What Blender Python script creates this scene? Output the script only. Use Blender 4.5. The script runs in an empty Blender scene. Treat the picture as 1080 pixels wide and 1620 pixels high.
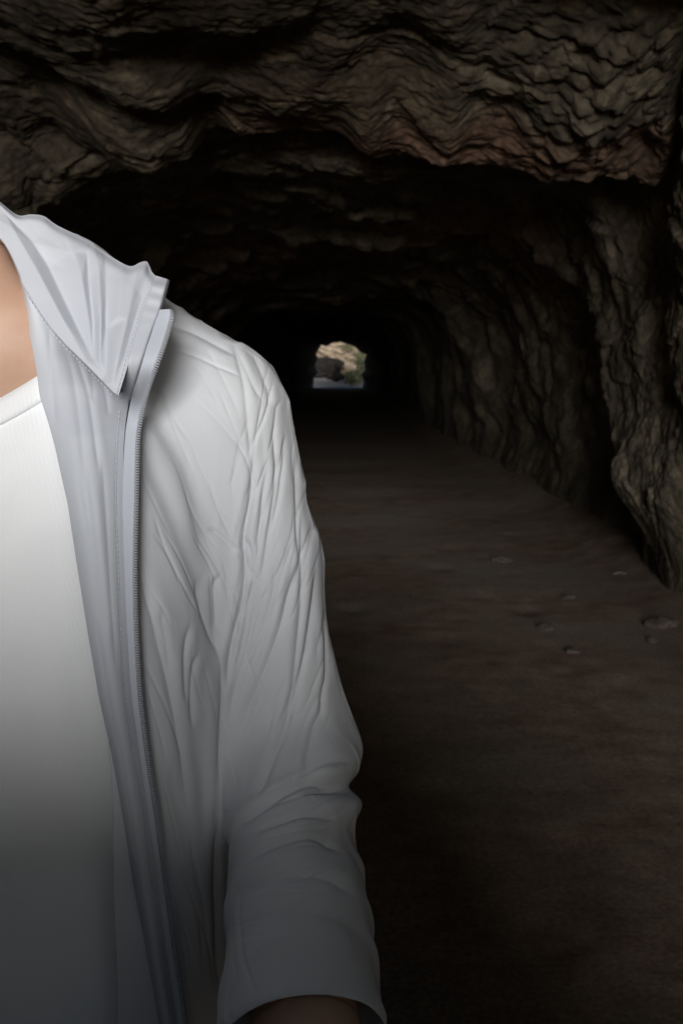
import bpy, bmesh, math, random
import numpy as np
from mathutils import Vector, Matrix

random.seed(4); np.random.seed(4)
R = math.radians
scene = bpy.context.scene
COL = scene.collection

# ------------------------------------------------------------------ camera
CAM = np.array([0.0, 0.0, 1.42]); PITCH = math.atan(220 / 1800.0); FPX = 1800.0
cam_d = bpy.data.cameras.new('camera'); cam = bpy.data.objects.new('camera', cam_d); COL.objects.link(cam)
cam_d.sensor_fit = 'VERTICAL'; cam_d.sensor_height = 24.0; cam_d.lens = 24.0 * FPX / 1620.0
cam_d.clip_start = 0.02; cam_d.clip_end = 2000.0
cam.location = CAM; cam.rotation_euler = (math.pi / 2 - PITCH, 0, 0)
cam_d.dof.use_dof = True; cam_d.dof.focus_distance = 0.93; cam_d.dof.aperture_fstop = 11.0
scene.camera = cam

# ------------------------------------------------------------------ sky, sun, exposure
SUN_EL, SUN_AZ = R(7.0), R(1.5)
world = bpy.data.worlds.new('World'); scene.world = world; world.use_nodes = True
wn = world.node_tree.nodes; wl = world.node_tree.links
sky = wn.new('ShaderNodeTexSky'); sky.sky_type = 'NISHITA'; sky.sun_disc = False
sky.sun_elevation = SUN_EL; sky.sun_rotation = math.pi + SUN_AZ
sky.air_density = 1.0; sky.dust_density = 2.0; sky.ozone_density = 2.0
wn['Background'].inputs['Strength'].default_value = 0.05
wl.new(sky.outputs['Color'], wn['Background'].inputs['Color'])
sun_d = bpy.data.lights.new('sun', 'SUN'); sun = bpy.data.objects.new('sun', sun_d); COL.objects.link(sun)
sun_d.energy = 3.0; sun_d.angle = R(20.0); sun_d.color = (1.0, 0.997, 0.992)
to_sun = Vector((-math.sin(SUN_AZ) * math.cos(SUN_EL), -math.cos(SUN_AZ) * math.cos(SUN_EL), math.sin(SUN_EL)))
sun.rotation_euler = (-to_sun).to_track_quat('-Z', 'Y').to_euler(); sun.location = to_sun * 30
vs = scene.view_settings
vs.view_transform = 'Standard'; vs.look = 'None'; vs.gamma = 1.0; vs.use_curve_mapping = False
vs.exposure = 0.50
scene.cycles.max_bounces = 7; scene.cycles.diffuse_bounces = 5

# ------------------------------------------------------------------ helpers: projection of measured points
FW = np.array([0, math.cos(PITCH), -math.sin(PITCH)]); UPV = np.array([0, math.sin(PITCH), math.cos(PITCH)])
def unproj(px, py, Y):
    px = np.asarray(px, float); py = np.asarray(py, float); Y = np.asarray(Y, float)
    b = (810 - py) / FPX
    ry = FW[1] + UPV[1] * b; rz = FW[2] + UPV[2] * b; rx = (px - 540) / FPX
    t = Y / ry
    return np.stack(np.broadcast_arrays(rx * t, Y + 0 * t, CAM[2] + rz * t), -1)
def proj(P):
    d = P - CAM
    w = d @ FW; w = np.where(np.abs(w) < 1e-6, 1e-6, w)
    return np.stack([540 + FPX * d[..., 0] / w, 810 - FPX * (d @ UPV) / w], -1)

# ------------------------------------------------------------------ helpers: noise
def _hash(ix, iy, iz, seed):
    h = (ix * 374761393 + iy * 668265263 + iz * 2147483647 + seed * 144269504) & 0xFFFFFFFF
    h = ((h ^ (h >> 13)) * 1274126177) & 0xFFFFFFFF
    h = ((h ^ (h >> 16)) * 2246822519) & 0xFFFFFFFF
    return ((h ^ (h >> 15)) & 0xFFFFFF).astype(np.float64) / float(0xFFFFFF)
def vnoise(P, seed=0):
    f = np.floor(P); i = f.astype(np.int64); t = P - f; t = t * t * t * (t * (t * 6 - 15) + 10)
    r = 0
    for dx in (0, 1):
        wx = t[:, 0] if dx else 1 - t[:, 0]
        for dy in (0, 1):
            wy = t[:, 1] if dy else 1 - t[:, 1]
            for dz in (0, 1):
                wz = t[:, 2] if dz else 1 - t[:, 2]
                r = r + wx * wy * wz * _hash(i[:, 0] + dx, i[:, 1] + dy, i[:, 2] + dz, seed)
    return r * 2 - 1
def fbm(P, o=4, seed=0, gain=0.5):
    a, r = 1.0, 0
    for k in range(o):
        r = r + a * vnoise(P * (2.03 ** k) + 17.3 * k, seed + k); a *= gain
    return r
def ridged(P, o=3, seed=0, gain=0.5):
    a, r = 1.0, 0
    for k in range(o):
        r = r + a * (1 - 2 * np.abs(vnoise(P * (2.03 ** k) + 9.1 * k, seed + k))); a *= gain
    return r
def cells(P, seed=0):
    """distance to the nearest and second nearest feature point, and a value of the nearest cell"""
    i = np.floor(P).astype(np.int64); d1 = np.full(len(P), 9.0); d2 = np.full(len(P), 9.0); v = np.zeros(len(P))
    for dx in (-1, 0, 1):
        for dy in (-1, 0, 1):
            for dz in (-1, 0, 1):
                c = i + np.array([dx, dy, dz])
                q = np.stack([_hash(c[:, 0], c[:, 1], c[:, 2], seed + s) for s in (1, 2, 3)], 1) + c - P
                d = np.sqrt((q * q).sum(1)); hv = _hash(c[:, 0], c[:, 1], c[:, 2], seed + 4)
                n = d < d1
                d2 = np.where(n, d1, np.minimum(d2, d)); v = np.where(n, hv, v); d1 = np.where(n, d, d1)
    return d1, d2, v
def sstep(a, b, x):
    t = np.clip((x - a) / (b - a), 0, 1); return t * t * (3 - 2 * t)

# ------------------------------------------------------------------ helpers: meshes and objects
def mesh_from(name, V, F, smooth=True):
    me = bpy.data.meshes.new(name)
    V = np.ascontiguousarray(V, np.float32); F = np.ascontiguousarray(F, np.int32)
    n = F.shape[1]
    me.vertices.add(len(V)); me.vertices.foreach_set('co', V.ravel())
    me.loops.add(F.size); me.loops.foreach_set('vertex_index', F.ravel())
    me.polygons.add(len(F)); me.polygons.foreach_set('loop_start', np.arange(0, F.size, n, dtype=np.int32))
    if smooth: me.polygons.foreach_set('use_smooth', np.ones(len(F), bool))
    me.update(calc_edges=True); me.validate()
    return me
def obj(name, me, mat=None, parent=None):
    o = bpy.data.objects.new(name, me); COL.objects.link(o)
    if mat is not None: me.materials.append(mat)
    if parent is not None: o.parent = parent
    return o
def tag(o, label=None, cat=None, group=None, kind=None):
    if label: o['label'] = label
    if cat: o['category'] = cat
    if group: o['group'] = group
    if kind: o['kind'] = kind
    return o
def grid_faces(nu, nv, closed_v=False):
    i = np.arange(nu - 1)[:, None]; j = np.arange(nv if closed_v else nv - 1)[None, :]; j2 = (j + 1) % nv
    return np.stack([i * nv + j, (i + 1) * nv + j, (i + 1) * nv + j2, i * nv + j2], -1).reshape(-1, 4)
def vnormals(V, F):
    a, b, c = V[F[:, 0]], V[F[:, 1]], V[F[:, 2]]
    n = np.cross(b - a, c - a)
    if F.shape[1] == 4: n = n + np.cross(c - a, V[F[:, 3]] - a)
    N = np.zeros_like(V)
    for k in range(F.shape[1]):
        for ax in range(3): N[:, ax] += np.bincount(F[:, k], n[:, ax], len(V))
    return N / np.maximum(np.linalg.norm(N, axis=1, keepdims=True), 1e-12)
def smooth_mesh(V, F, it=3, lam=0.5):
    E = np.concatenate([F[:, [k, (k + 1) % F.shape[1]]] for k in range(F.shape[1])])
    E = np.concatenate([E, E[:, ::-1]])
    cnt = np.maximum(np.bincount(E[:, 0], minlength=len(V)), 1)[:, None]
    for _ in range(it):
        S = np.stack([np.bincount(E[:, 0], V[E[:, 1], k], len(V)) for k in range(3)], 1)
        V = V + lam * (S / cnt - V)
    return V
def smooth_boundary(V, F, it=8):
    E = np.concatenate([F[:, [k, (k + 1) % 4]] for k in range(4)]); K = np.sort(E, 1); key = K[:, 0] * len(V) + K[:, 1]
    u, c = np.unique(key, return_counts=True); b = u[c == 1]; B = np.stack([b // len(V), b % len(V)], 1); B = np.concatenate([B, B[:, ::-1]])
    cnt = np.bincount(B[:, 0], minlength=len(V)); on = cnt == 2
    V = V.copy()
    for _ in range(it):
        S = np.stack([np.bincount(B[:, 0], V[B[:, 1], k], len(V)) for k in range(3)], 1) / np.maximum(cnt, 1)[:, None]
        V[on] += .5 * (S[on] - V[on])
    return V
def facets(Q, lines):
    """crumpled-cloth height (mm) over points Q: flat planes spanned between ridge and valley lines"""
    from mathutils.geometry import delaunay_2d_cdt
    vs_, es, hs = [], [], []
    for pts, h in lines:
        n0 = len(vs_)
        for k, p in enumerate(pts): vs_.append(Vector(p)); hs.append(h[k] if isinstance(h, (list, tuple)) else h)
        es += [(n0 + k, n0 + k + 1) for k in range(len(pts) - 1)]
    v2, e2, f2, ov, oe, of = delaunay_2d_cdt(vs_, es, [], 0, 1e-4)
    hv = np.array([np.mean([hs[i] for i in o_]) if o_ else np.nan for o_ in ov]); V2 = np.array([tuple(v) for v in v2])
    for i in np.flatnonzero(np.isnan(hv)):
        d = np.linalg.norm(np.array([tuple(v) for v in vs_]) - V2[i], axis=1); hv[i] = hs[int(d.argmin())]
    H = np.zeros(len(Q))
    for f_ in f2:
        a, b, c = V2[f_[0]], V2[f_[1]], V2[f_[2]]; den = (b[1] - c[1]) * (a[0] - c[0]) + (c[0] - b[0]) * (a[1] - c[1])
        if abs(den) < 1e-9: continue
        l1 = ((b[1] - c[1]) * (Q[:, 0] - c[0]) + (c[0] - b[0]) * (Q[:, 1] - c[1])) / den; l2 = ((c[1] - a[1]) * (Q[:, 0] - c[0]) + (a[0] - c[0]) * (Q[:, 1] - c[1])) / den; l3 = 1 - l1 - l2
        m = (l1 >= -1e-6) & (l2 >= -1e-6) & (l3 >= -1e-6); H[m] = l1[m] * hv[f_[0]] + l2[m] * hv[f_[1]] + l3[m] * hv[f_[2]]
    return H
def keep_faces(V, F, keepv):
    F = F[keepv[F].all(1)]
    used = np.zeros(len(V), bool); used[F.ravel()] = True
    idx = np.cumsum(used) - 1
    return V[used], idx[F]
def subdivide(V, F, levels=1):
    me = mesh_from('tmp', V, F); o = bpy.data.objects.new('tmp', me); COL.objects.link(o)
    m = o.modifiers.new('s', 'SUBSURF'); m.levels = levels; m.render_levels = levels
    dg = bpy.context.evaluated_depsgraph_get(); ev = o.evaluated_get(dg); em = ev.to_mesh()
    V2 = np.empty(len(em.vertices) * 3, np.float32); em.vertices.foreach_get('co', V2)
    F2 = np.empty(len(em.loops), np.int32); em.loops.foreach_get('vertex_index', F2)
    ev.to_mesh_clear(); bpy.data.objects.remove(o); bpy.data.meshes.remove(me)
    return V2.reshape(-1, 3).astype(float), F2.reshape(-1, 4)
def surface_nets(f, lo, hi, h):
    lo = np.array(lo, float); n = np.ceil((np.array(hi) - lo) / h).astype(int) + 1
    xs = [(lo[k] + h * np.arange(n[k])).astype(np.float32) for k in range(3)]
    D = np.empty(n, np.float32)
    for s in range(0, n[0], 24):
        X, Y, Z = np.meshgrid(xs[0][s:s + 24], xs[1], xs[2], indexing='ij'); D[s:s + 24] = f(X, Y, Z)
    ins = D < 0
    m = np.zeros(n - 1, np.int8)
    for a in (0, 1):
        for b in (0, 1):
            for c in (0, 1): m += ins[a:n[0] - 1 + a, b:n[1] - 1 + b, c:n[2] - 1 + c]
    act = np.argwhere((m > 0) & (m < 8))
    ID = np.full(n - 1, -1, np.int64); ID[tuple(act.T)] = np.arange(len(act))
    P = np.zeros((len(act), 3)); C = np.zeros(len(act))
    cor = [(a, b, c) for a in (0, 1) for b in (0, 1) for c in (0, 1)]
    for p in range(8):
        for q in range(p + 1, 8):
            A, B = np.array(cor[p]), np.array(cor[q])
            if np.abs(A - B).sum() != 1: continue
            da = D[tuple((act + A).T)].astype(float); db = D[tuple((act + B).T)].astype(float)
            x = (da < 0) != (db < 0); t = np.where(x, da / np.where(da == db, 1, da - db), 0)
            P += np.where(x[:, None], A + (B - A) * t[:, None], 0); C += x
    V = lo + h * (act + P / C[:, None])
    Fs = []
    for ax in range(3):
        o1, o2 = [(1, 2), (2, 0), (0, 1)][ax]
        sl0 = [slice(None)] * 3; sl1 = [slice(None)] * 3; sl0[ax] = slice(0, -1); sl1[ax] = slice(1, None)
        a = ins[tuple(sl0)]; b = ins[tuple(sl1)]
        e = np.argwhere(a != b)
        ok = (e[:, o1] > 0) & (e[:, o2] > 0) & (e[:, o1] < n[o1] - 1) & (e[:, o2] < n[o2] - 1); e = e[ok]
        fl = a[tuple(e.T)]
        u = np.zeros(3, int); u[o1] = 1; v = np.zeros(3, int); v[o2] = 1
        q = np.stack([ID[tuple((e - u - v).T)], ID[tuple((e - v).T)], ID[tuple(e.T)], ID[tuple((e - u).T)]], 1)
        q[~fl] = q[~fl][:, ::-1]; Fs.append(q)
    return V, np.concatenate(Fs)
# signed distance pieces
def smin(a, b, k):
    h = np.clip(0.5 + 0.5 * (b - a) / k, 0, 1); return b * (1 - h) + a * h - k * h * (1 - h)
def cone(x, y, z, A, B, ra, rb):
    A = np.asarray(A, float); B = np.asarray(B, float); d = B - A; L = d @ d
    t = np.clip(((x - A[0]) * d[0] + (y - A[1]) * d[1] + (z - A[2]) * d[2]) / L, 0, 1)
    return np.sqrt((x - A[0] - t * d[0]) ** 2 + (y - A[1] - t * d[1]) ** 2 + (z - A[2] - t * d[2]) ** 2) - (ra + (rb - ra) * t)
def ell(x, y, z, c, r):
    return (np.sqrt(((x - c[0]) / r[0]) ** 2 + ((y - c[1]) / r[1]) ** 2 + ((z - c[2]) / r[2]) ** 2) - 1) * min(r)
def stack(x, y, z, zs, a, b, yc, p=2.4):
    """a trunk with superellipse sections: half-width a(z), half-depth b(z), centre yc(z)"""
    A = np.interp(z, zs, a); B = np.interp(z, zs, b); Yc = np.interp(z, zs, yc)
    r = ((np.abs(x) / A) ** p + (np.abs(y - Yc) / B) ** p) ** (1 / p)
    d = (r - 1) * np.minimum(A, B)
    return np.maximum(d, np.maximum(z - zs[-1], zs[0] - z))
def polydist(Q, pts):
    """signed distance (left of travel positive) and position 0..1 along a polyline, for pixel points Q"""
    pts = np.asarray(pts, float); seg = np.diff(pts, axis=0); L = np.linalg.norm(seg, axis=1); cum = np.concatenate([[0], np.cumsum(L)])
    best = np.full(len(Q), 1e9); sg = np.zeros(len(Q)); tt = np.zeros(len(Q))
    for k in range(len(seg)):
        d = Q - pts[k]; t = np.clip((d @ seg[k]) / L[k] ** 2, 0, 1)
        e = d - t[:, None] * seg[k]; r = np.hypot(e[:, 0], e[:, 1])
        n = r < best; cr = seg[k][0] * d[:, 1] - seg[k][1] * d[:, 0]
        best = np.where(n, r, best); sg = np.where(n, np.where(cr < 0, 1.0, -1.0), sg); tt = np.where(n, (cum[k] + t * L[k]) / cum[-1], tt)
    return best * sg, tt
def smooth_line(pts, n=24):
    """Catmull-Rom through the points"""
    p = np.asarray(pts, float); p = np.vstack([2 * p[0] - p[1], p, 2 * p[-1] - p[-2]]); out = []
    for i in range(1, len(p) - 2):
        for t in np.linspace(0, 1, n, endpoint=False):
            out.append(0.5 * (2 * p[i] + (p[i + 1] - p[i - 1]) * t + (2 * p[i - 1] - 5 * p[i] + 4 * p[i + 1] - p[i + 2]) * t * t + (3 * p[i] - p[i - 1] - 3 * p[i + 1] + p[i + 2]) * t ** 3))
    out.append(p[-2]); return np.array(out)
def folds(Q, strokes):
    """height (metres) of a set of cloth folds at pixel-measured points Q: (points, width, depth mm, ridge side)"""
    H = np.zeros(len(Q))
    for pts, w, amp, side in strokes:
        pts = smooth_line(pts, 4); lo = pts.min(0) - 5 * w; hi = pts.max(0) + 5 * w
        m = ((Q > lo) & (Q < hi)).all(1)
        if not m.any(): continue
        s, t = polydist(Q[m], pts); w = w * (0.8 if 4 < w < 12 else 1)
        tp = np.clip(np.minimum(t, 1 - t) * 4.5, 0, 1); tp = tp * tp * (3 - 2 * tp)
        ends = np.exp(-(np.maximum(np.abs(s) - 0, 0) / (4 * w)) ** 4)
        h = -0.5 * np.exp(-(s / w) ** 2) - 0.65 * np.exp(-np.abs(s) / (0.85 * w)) if w < 8.9 else -1.3 * np.exp(-(s / (1.15 * w)) ** 2)
        if side: h = h + 0.42 * np.exp(-((s * side - 2.4 * w) / (1.7 * w)) ** 2)
        H[m] += amp * (0.00060 if w < 4 else 0.00074 if w < 12 else 0.00055) * h * tp * ends
    return H

# ------------------------------------------------------------------ materials
def new_mat(name):
    m = bpy.data.materials.new(name); m.use_nodes = True; nt = m.node_tree
    return m, nt, nt.nodes['Principled BSDF'], nt.nodes, nt.links
def noise_node(nt, scale, detail=6, rough=0.6, coord='Object', vec=None, stretch=None):
    n = nt.nodes.new('ShaderNodeTexNoise'); n.inputs['Scale'].default_value = scale
    n.inputs['Detail'].default_value = detail; n.inputs['Roughness'].default_value = rough
    if vec is None:
        tc = nt.nodes.new('ShaderNodeTexCoord'); vec = tc.outputs[coord]
    if stretch:
        mp = nt.nodes.new('ShaderNodeMapping'); mp.inputs['Scale'].default_value = stretch[:3]
        if len(stretch) > 3: mp.inputs['Rotation'].default_value = stretch[3:]
        nt.links.new(vec, mp.inputs['Vector']); vec = mp.outputs['Vector']
    nt.links.new(vec, n.inputs['Vector']); return n
def ramp(nt, fac, stops):
    r = nt.nodes.new('ShaderNodeValToRGB'); e = r.color_ramp.elements
    e[0].position, e[0].color = stops[0][0], (*stops[0][1], 1); e[1].position, e[1].color = stops[-1][0], (*stops[-1][1], 1)
    for p, c in stops[1:-1]: k = e.new(p); k.color = (*c, 1)
    nt.links.new(fac, r.inputs['Fac']); return r
def mixc(nt, fac, a, b, mode='MIX'):
    m = nt.nodes.new('ShaderNodeMix'); m.data_type = 'RGBA'; m.blend_type = mode
    for s, v in ((m.inputs[0], fac), (m.inputs[6], a), (m.inputs[7], b)):
        if isinstance(v, (int, float)): s.default_value = v
        elif isinstance(v, tuple): s.default_value = (*v, 1)
        else: nt.links.new(v, s)
    return m.outputs[2]
def bump(nt, height, strength, dist, prev=None):
    b = nt.nodes.new('ShaderNodeBump'); b.inputs['Strength'].default_value = strength; b.inputs['Distance'].default_value = dist
    nt.links.new(height, b.inputs['Height'])
    if prev is not None: nt.links.new(prev, b.inputs['Normal'])
    return b.outputs['Normal']

def rock_material():
    m, nt, bs, N, L = new_mat('cave_rock')
    big = noise_node(nt, 0.55, 4, 0.6); mid = noise_node(nt, 3.2, 8, 0.65); fine = noise_node(nt, 22, 6, 0.7)
    c1 = ramp(nt, mid.outputs['Fac'], [(0.30, (0.030, 0.025, 0.018)), (0.48, (0.083, 0.071, 0.052)), (0.60, (0.125, 0.108, 0.080)), (0.80, (0.23, 0.205, 0.155))]).outputs['Color']
    c2 = ramp(nt, big.outputs['Fac'], [(0.35, (0.92, 0.92, 0.86)), (0.55, (1.0, 0.97, 0.92)), (0.72, (1.08, 0.95, 0.84))]).outputs['Color']
    c = mixc(nt, 1.0, c1, c2, 'MULTIPLY')
    # the iron-red bed of rock along the hanging lip
    at = N.new('ShaderNodeAttribute'); at.attribute_name = 'red_bed'
    red = ramp(nt, mid.outputs['Fac'], [(0.30, (0.075, 0.042, 0.028)), (0.55, (0.150, 0.088, 0.060)), (0.80, (0.22, 0.140, 0.098))]).outputs['Color']
    c = mixc(nt, at.outputs['Fac'], c, red)
    gr = ramp(nt, fine.outputs['Fac'], [(0.32, (0.45, 0.45, 0.45)), (0.55, (1.0, 1.0, 1.0)), (0.72, (1.6, 1.57, 1.5))]).outputs['Color']
    c = mixc(nt, 1.0, c, gr, 'MULTIPLY')
    L.new(c, bs.inputs['Base Color']); bs.inputs['Roughness'].default_value = 0.82
    bs.inputs['Specular IOR Level'].default_value = 0.3
    n1 = bump(nt, mid.outputs['Fac'], 0.5, 0.03); n2 = bump(nt, fine.outputs['Fac'], 0.5, 0.010, n1)
    L.new(n2, bs.inputs['Normal']); return m
def ground_material():
    m, nt, bs, N, L = new_mat('packed_earth')
    big = noise_node(nt, 0.7, 5, 0.6); mid = noise_node(nt, 5.0, 7, 0.65); fine = noise_node(nt, 60, 5, 0.7)
    c = ramp(nt, mid.outputs['Fac'], [(0.30, (0.110, 0.076, 0.055)), (0.52, (0.19, 0.138, 0.102)), (0.75, (0.27, 0.208, 0.160))]).outputs['Color']
    c = mixc(nt, ramp(nt, big.outputs['Fac'], [(0.42, (0, 0, 0)), (0.62, (1, 1, 1))]).outputs['Color'], c, (0.185, 0.156, 0.122))
    c = mixc(nt, 1.0, c, ramp(nt, fine.outputs['Fac'], [(0.3, (0.55, 0.55, 0.55)), (0.7, (1.4, 1.4, 1.4))]).outputs['Color'], 'MULTIPLY')
    L.new(c, bs.inputs['Base Color'])
    L.new(ramp(nt, big.outputs['Fac'], [(0.35, (0.75,) * 3), (0.65, (0.92,) * 3)]).outputs['Color'], bs.inputs['Roughness'])
    bs.inputs['Specular IOR Level'].default_value = 0.25
    L.new(bump(nt, fine.outputs['Fac'], 0.3, 0.002, bump(nt, mid.outputs['Fac'], 0.25, 0.004)), bs.inputs['Normal']); return m
def cloth_material(name, col, rough=0.5, wr=0.35, sheen=0.0):
    m, nt, bs, N, L = new_mat(name)
    a = noise_node(nt, 9, 3, 0.5, stretch=(1, 1, 0.35, 0, R(28), 0)); b = noise_node(nt, 38, 4, 0.6, stretch=(1, 1, 0.45, 0, R(20), 0)); w = noise_node(nt, 900, 1, 0.5)
    t = noise_node(nt, 6, 2, 0.5)
    c = mixc(nt, 1.0, col, ramp(nt, t.outputs['Fac'], [(0.35, (0.955, 0.955, 0.965)), (0.65, (1.02, 1.02, 1.015))]).outputs['Color'], 'MULTIPLY')
    L.new(c, bs.inputs['Base Color'])
    bs.inputs['Roughness'].default_value = rough; bs.inputs['Sheen Weight'].default_value = sheen
    bs.inputs['Specular IOR Level'].default_value = 0.12
    n = bump(nt, a.outputs['Fac'], wr * 0.5, 0.008); n = bump(nt, b.outputs['Fac'], wr * 0.7, 0.0028, n); n = bump(nt, w.outputs['Fac'], 0.12, 0.0003, n)
    L.new(n, bs.inputs['Normal']); return m
def knit_material():
    m, nt, bs, N, L = new_mat('white_rib_knit')
    tc = N.new('ShaderNodeTexCoord'); mp = N.new('ShaderNodeMapping'); mp.inputs['Rotation'].default_value = (0, R(14), 0)
    wv = N.new('ShaderNodeTexWave'); wv.inputs['Scale'].default_value = 95; wv.inputs['Distortion'].default_value = 0.6; wv.inputs['Detail'].default_value = 1
    L.new(tc.outputs['Object'], mp.inputs['Vector']); L.new(mp.outputs['Vector'], wv.inputs['Vector'])
    s = noise_node(nt, 7, 3, 0.5, stretch=(1, 1, 0.4))
    bs.inputs['Base Color'].default_value = (0.82, 0.835, 0.85, 1); bs.inputs['Roughness'].default_value = 0.9
    bs.inputs['Specular IOR Level'].default_value = 0.1
    L.new(bump(nt, wv.outputs['Fac'], 0.22, 0.0006, bump(nt, s.outputs['Fac'], 0.25, 0.012)), bs.inputs['Normal']); return m
def skin_material():
    m, nt, bs, N, L = new_mat('skin')
    a = noise_node(nt, 14, 4, 0.6); f = noise_node(nt, 260, 3, 0.6)
    L.new(ramp(nt, a.outputs['Fac'], [(0.35, (0.43, 0.265, 0.185)), (0.65, (0.50, 0.325, 0.235))]).outputs['Color'], bs.inputs['Base Color'])
    bs.inputs['Roughness'].default_value = 0.5; bs.inputs['Subsurface Weight'].default_value = 0.12
    bs.inputs['Subsurface Radius'].default_value = (0.008, 0.003, 0.0015)
    L.new(bump(nt, f.outputs['Fac'], 0.2, 0.0005), bs.inputs['Normal']); return m
def plain(name, col, rough=0.6, var=0.15, scale=12, bumpd=0.0, metal=0.0):
    m, nt, bs, N, L = new_mat(name)
    n = noise_node(nt, scale, 5, 0.6)
    L.new(ramp(nt, n.outputs['Fac'], [(0.3, tuple(v * (1 - var) for v in col)), (0.7, tuple(min(1, v * (1 + var)) for v in col))]).outputs['Color'], bs.inputs['Base Color'])
    bs.inputs['Roughness'].default_value = rough; bs.inputs['Metallic'].default_value = metal
    if bumpd: L.new(bump(nt, n.outputs['Fac'], 0.6, bumpd), bs.inputs['Normal'])
    return m
M_ROCK = rock_material(); M_GROUND = ground_material()
M_SHELL = cloth_material('pale_grey_nylon', (0.620, 0.640, 0.672), 0.75, 0.35)
M_LINING = cloth_material('lilac_grey_nylon', (0.535, 0.562, 0.615), 0.82, 0.12)
M_TAPE = cloth_material('zip_tape_fabric', (0.50, 0.53, 0.59), 0.75, 0.12)
M_TEETH = plain('grey_zip_teeth', (0.36, 0.38, 0.42), 0.35, 0.05, 80)
M_STITCH = plain('grey_thread', (0.52, 0.54, 0.60), 0.8, 0.05, 80)
M_KNIT = knit_material(); M_SKIN = skin_material()
M_HAIR = plain('black_hair', (0.018, 0.014, 0.012), 0.45, 0.4, 90, 0.002)
M_TROUSER = plain('charcoal_trouser_cloth', (0.035, 0.036, 0.042), 0.85, 0.2, 60, 0.001)
M_SHOE = plain('grey_shoe', (0.12, 0.12, 0.125), 0.6, 0.2, 40, 0.001)
M_EYE = plain('eye_white', (0.75, 0.73, 0.70), 0.2, 0.03, 20); M_IRIS = plain('dark_iris', (0.02, 0.012, 0.008), 0.15, 0.2, 100)
M_STONE = plain('loose_stone', (0.060, 0.047, 0.036), 0.9, 0.35, 30, 0.004)
M_PAPER = plain('litter_paper', (0.72, 0.70, 0.66), 0.8, 0.06, 40)
M_TAN = plain('tan_sandstone', (0.36, 0.285, 0.205), 0.9, 0.25, 1.3, 0.05)
M_DARKROCK = plain('shade_dark_rock', (0.018, 0.013, 0.011), 0.8, 0.3, 1.5, 0.05)  # near-black base colour stands in for the shade of the far recess
M_GRAVEL = plain('pale_gravel', (0.40, 0.41, 0.44), 0.9, 0.12, 3, 0.02)
M_LEAF = plain('leaf_green', (0.070, 0.082, 0.040), 0.6, 0.45, 4)
M_LEAF2 = plain('leaf_olive', (0.135, 0.130, 0.065), 0.6, 0.4, 4)
M_TWIG = plain('twig_brown', (0.10, 0.07, 0.045), 0.9, 0.2, 20)

# ================================================================== THE CAVE
S0, S1 = -1.3, 82.0
ss = np.concatenate([np.linspace(S0, 2.6, 30, endpoint=False), np.linspace(2.6, 4.7, 50, endpoint=False), np.linspace(4.7, 7.7, 390, endpoint=False),
                     np.geomspace(7.7, 24.0, 250, endpoint=False), np.geomspace(24.0, S1, 110)])
NT = 760
_t = np.linspace(-0.003, math.pi + 0.003, 40001); _c, _s = np.cos(_t), np.sin(_t)
_px, _pz = 2.12 * np.sign(_c) * np.abs(_c) ** (2 / 4.2), 3.15 * np.sign(_s) * np.abs(_s) ** (2 / 4.2)
_al = np.concatenate([[0], np.cumsum(np.hypot(np.diff(_px), np.diff(_pz)))]); th = np.interp(np.linspace(0, _al[-1], NT), _al, _t)
def lip_drop_px():
    p = np.array([(-400, 120), (-200, 170), (0, 188), (110, 186), (190, 240), (262, 268), (312, 240), (335, 196), (390, 194), (470, 186), (535, 196), (582, 236), (640, 232), (700, 250), (770, 244), (850, 286), (935, 281), (985, 268), (1020, 322), (1080, 332), (1300, 380)], float)
    return p
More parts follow.
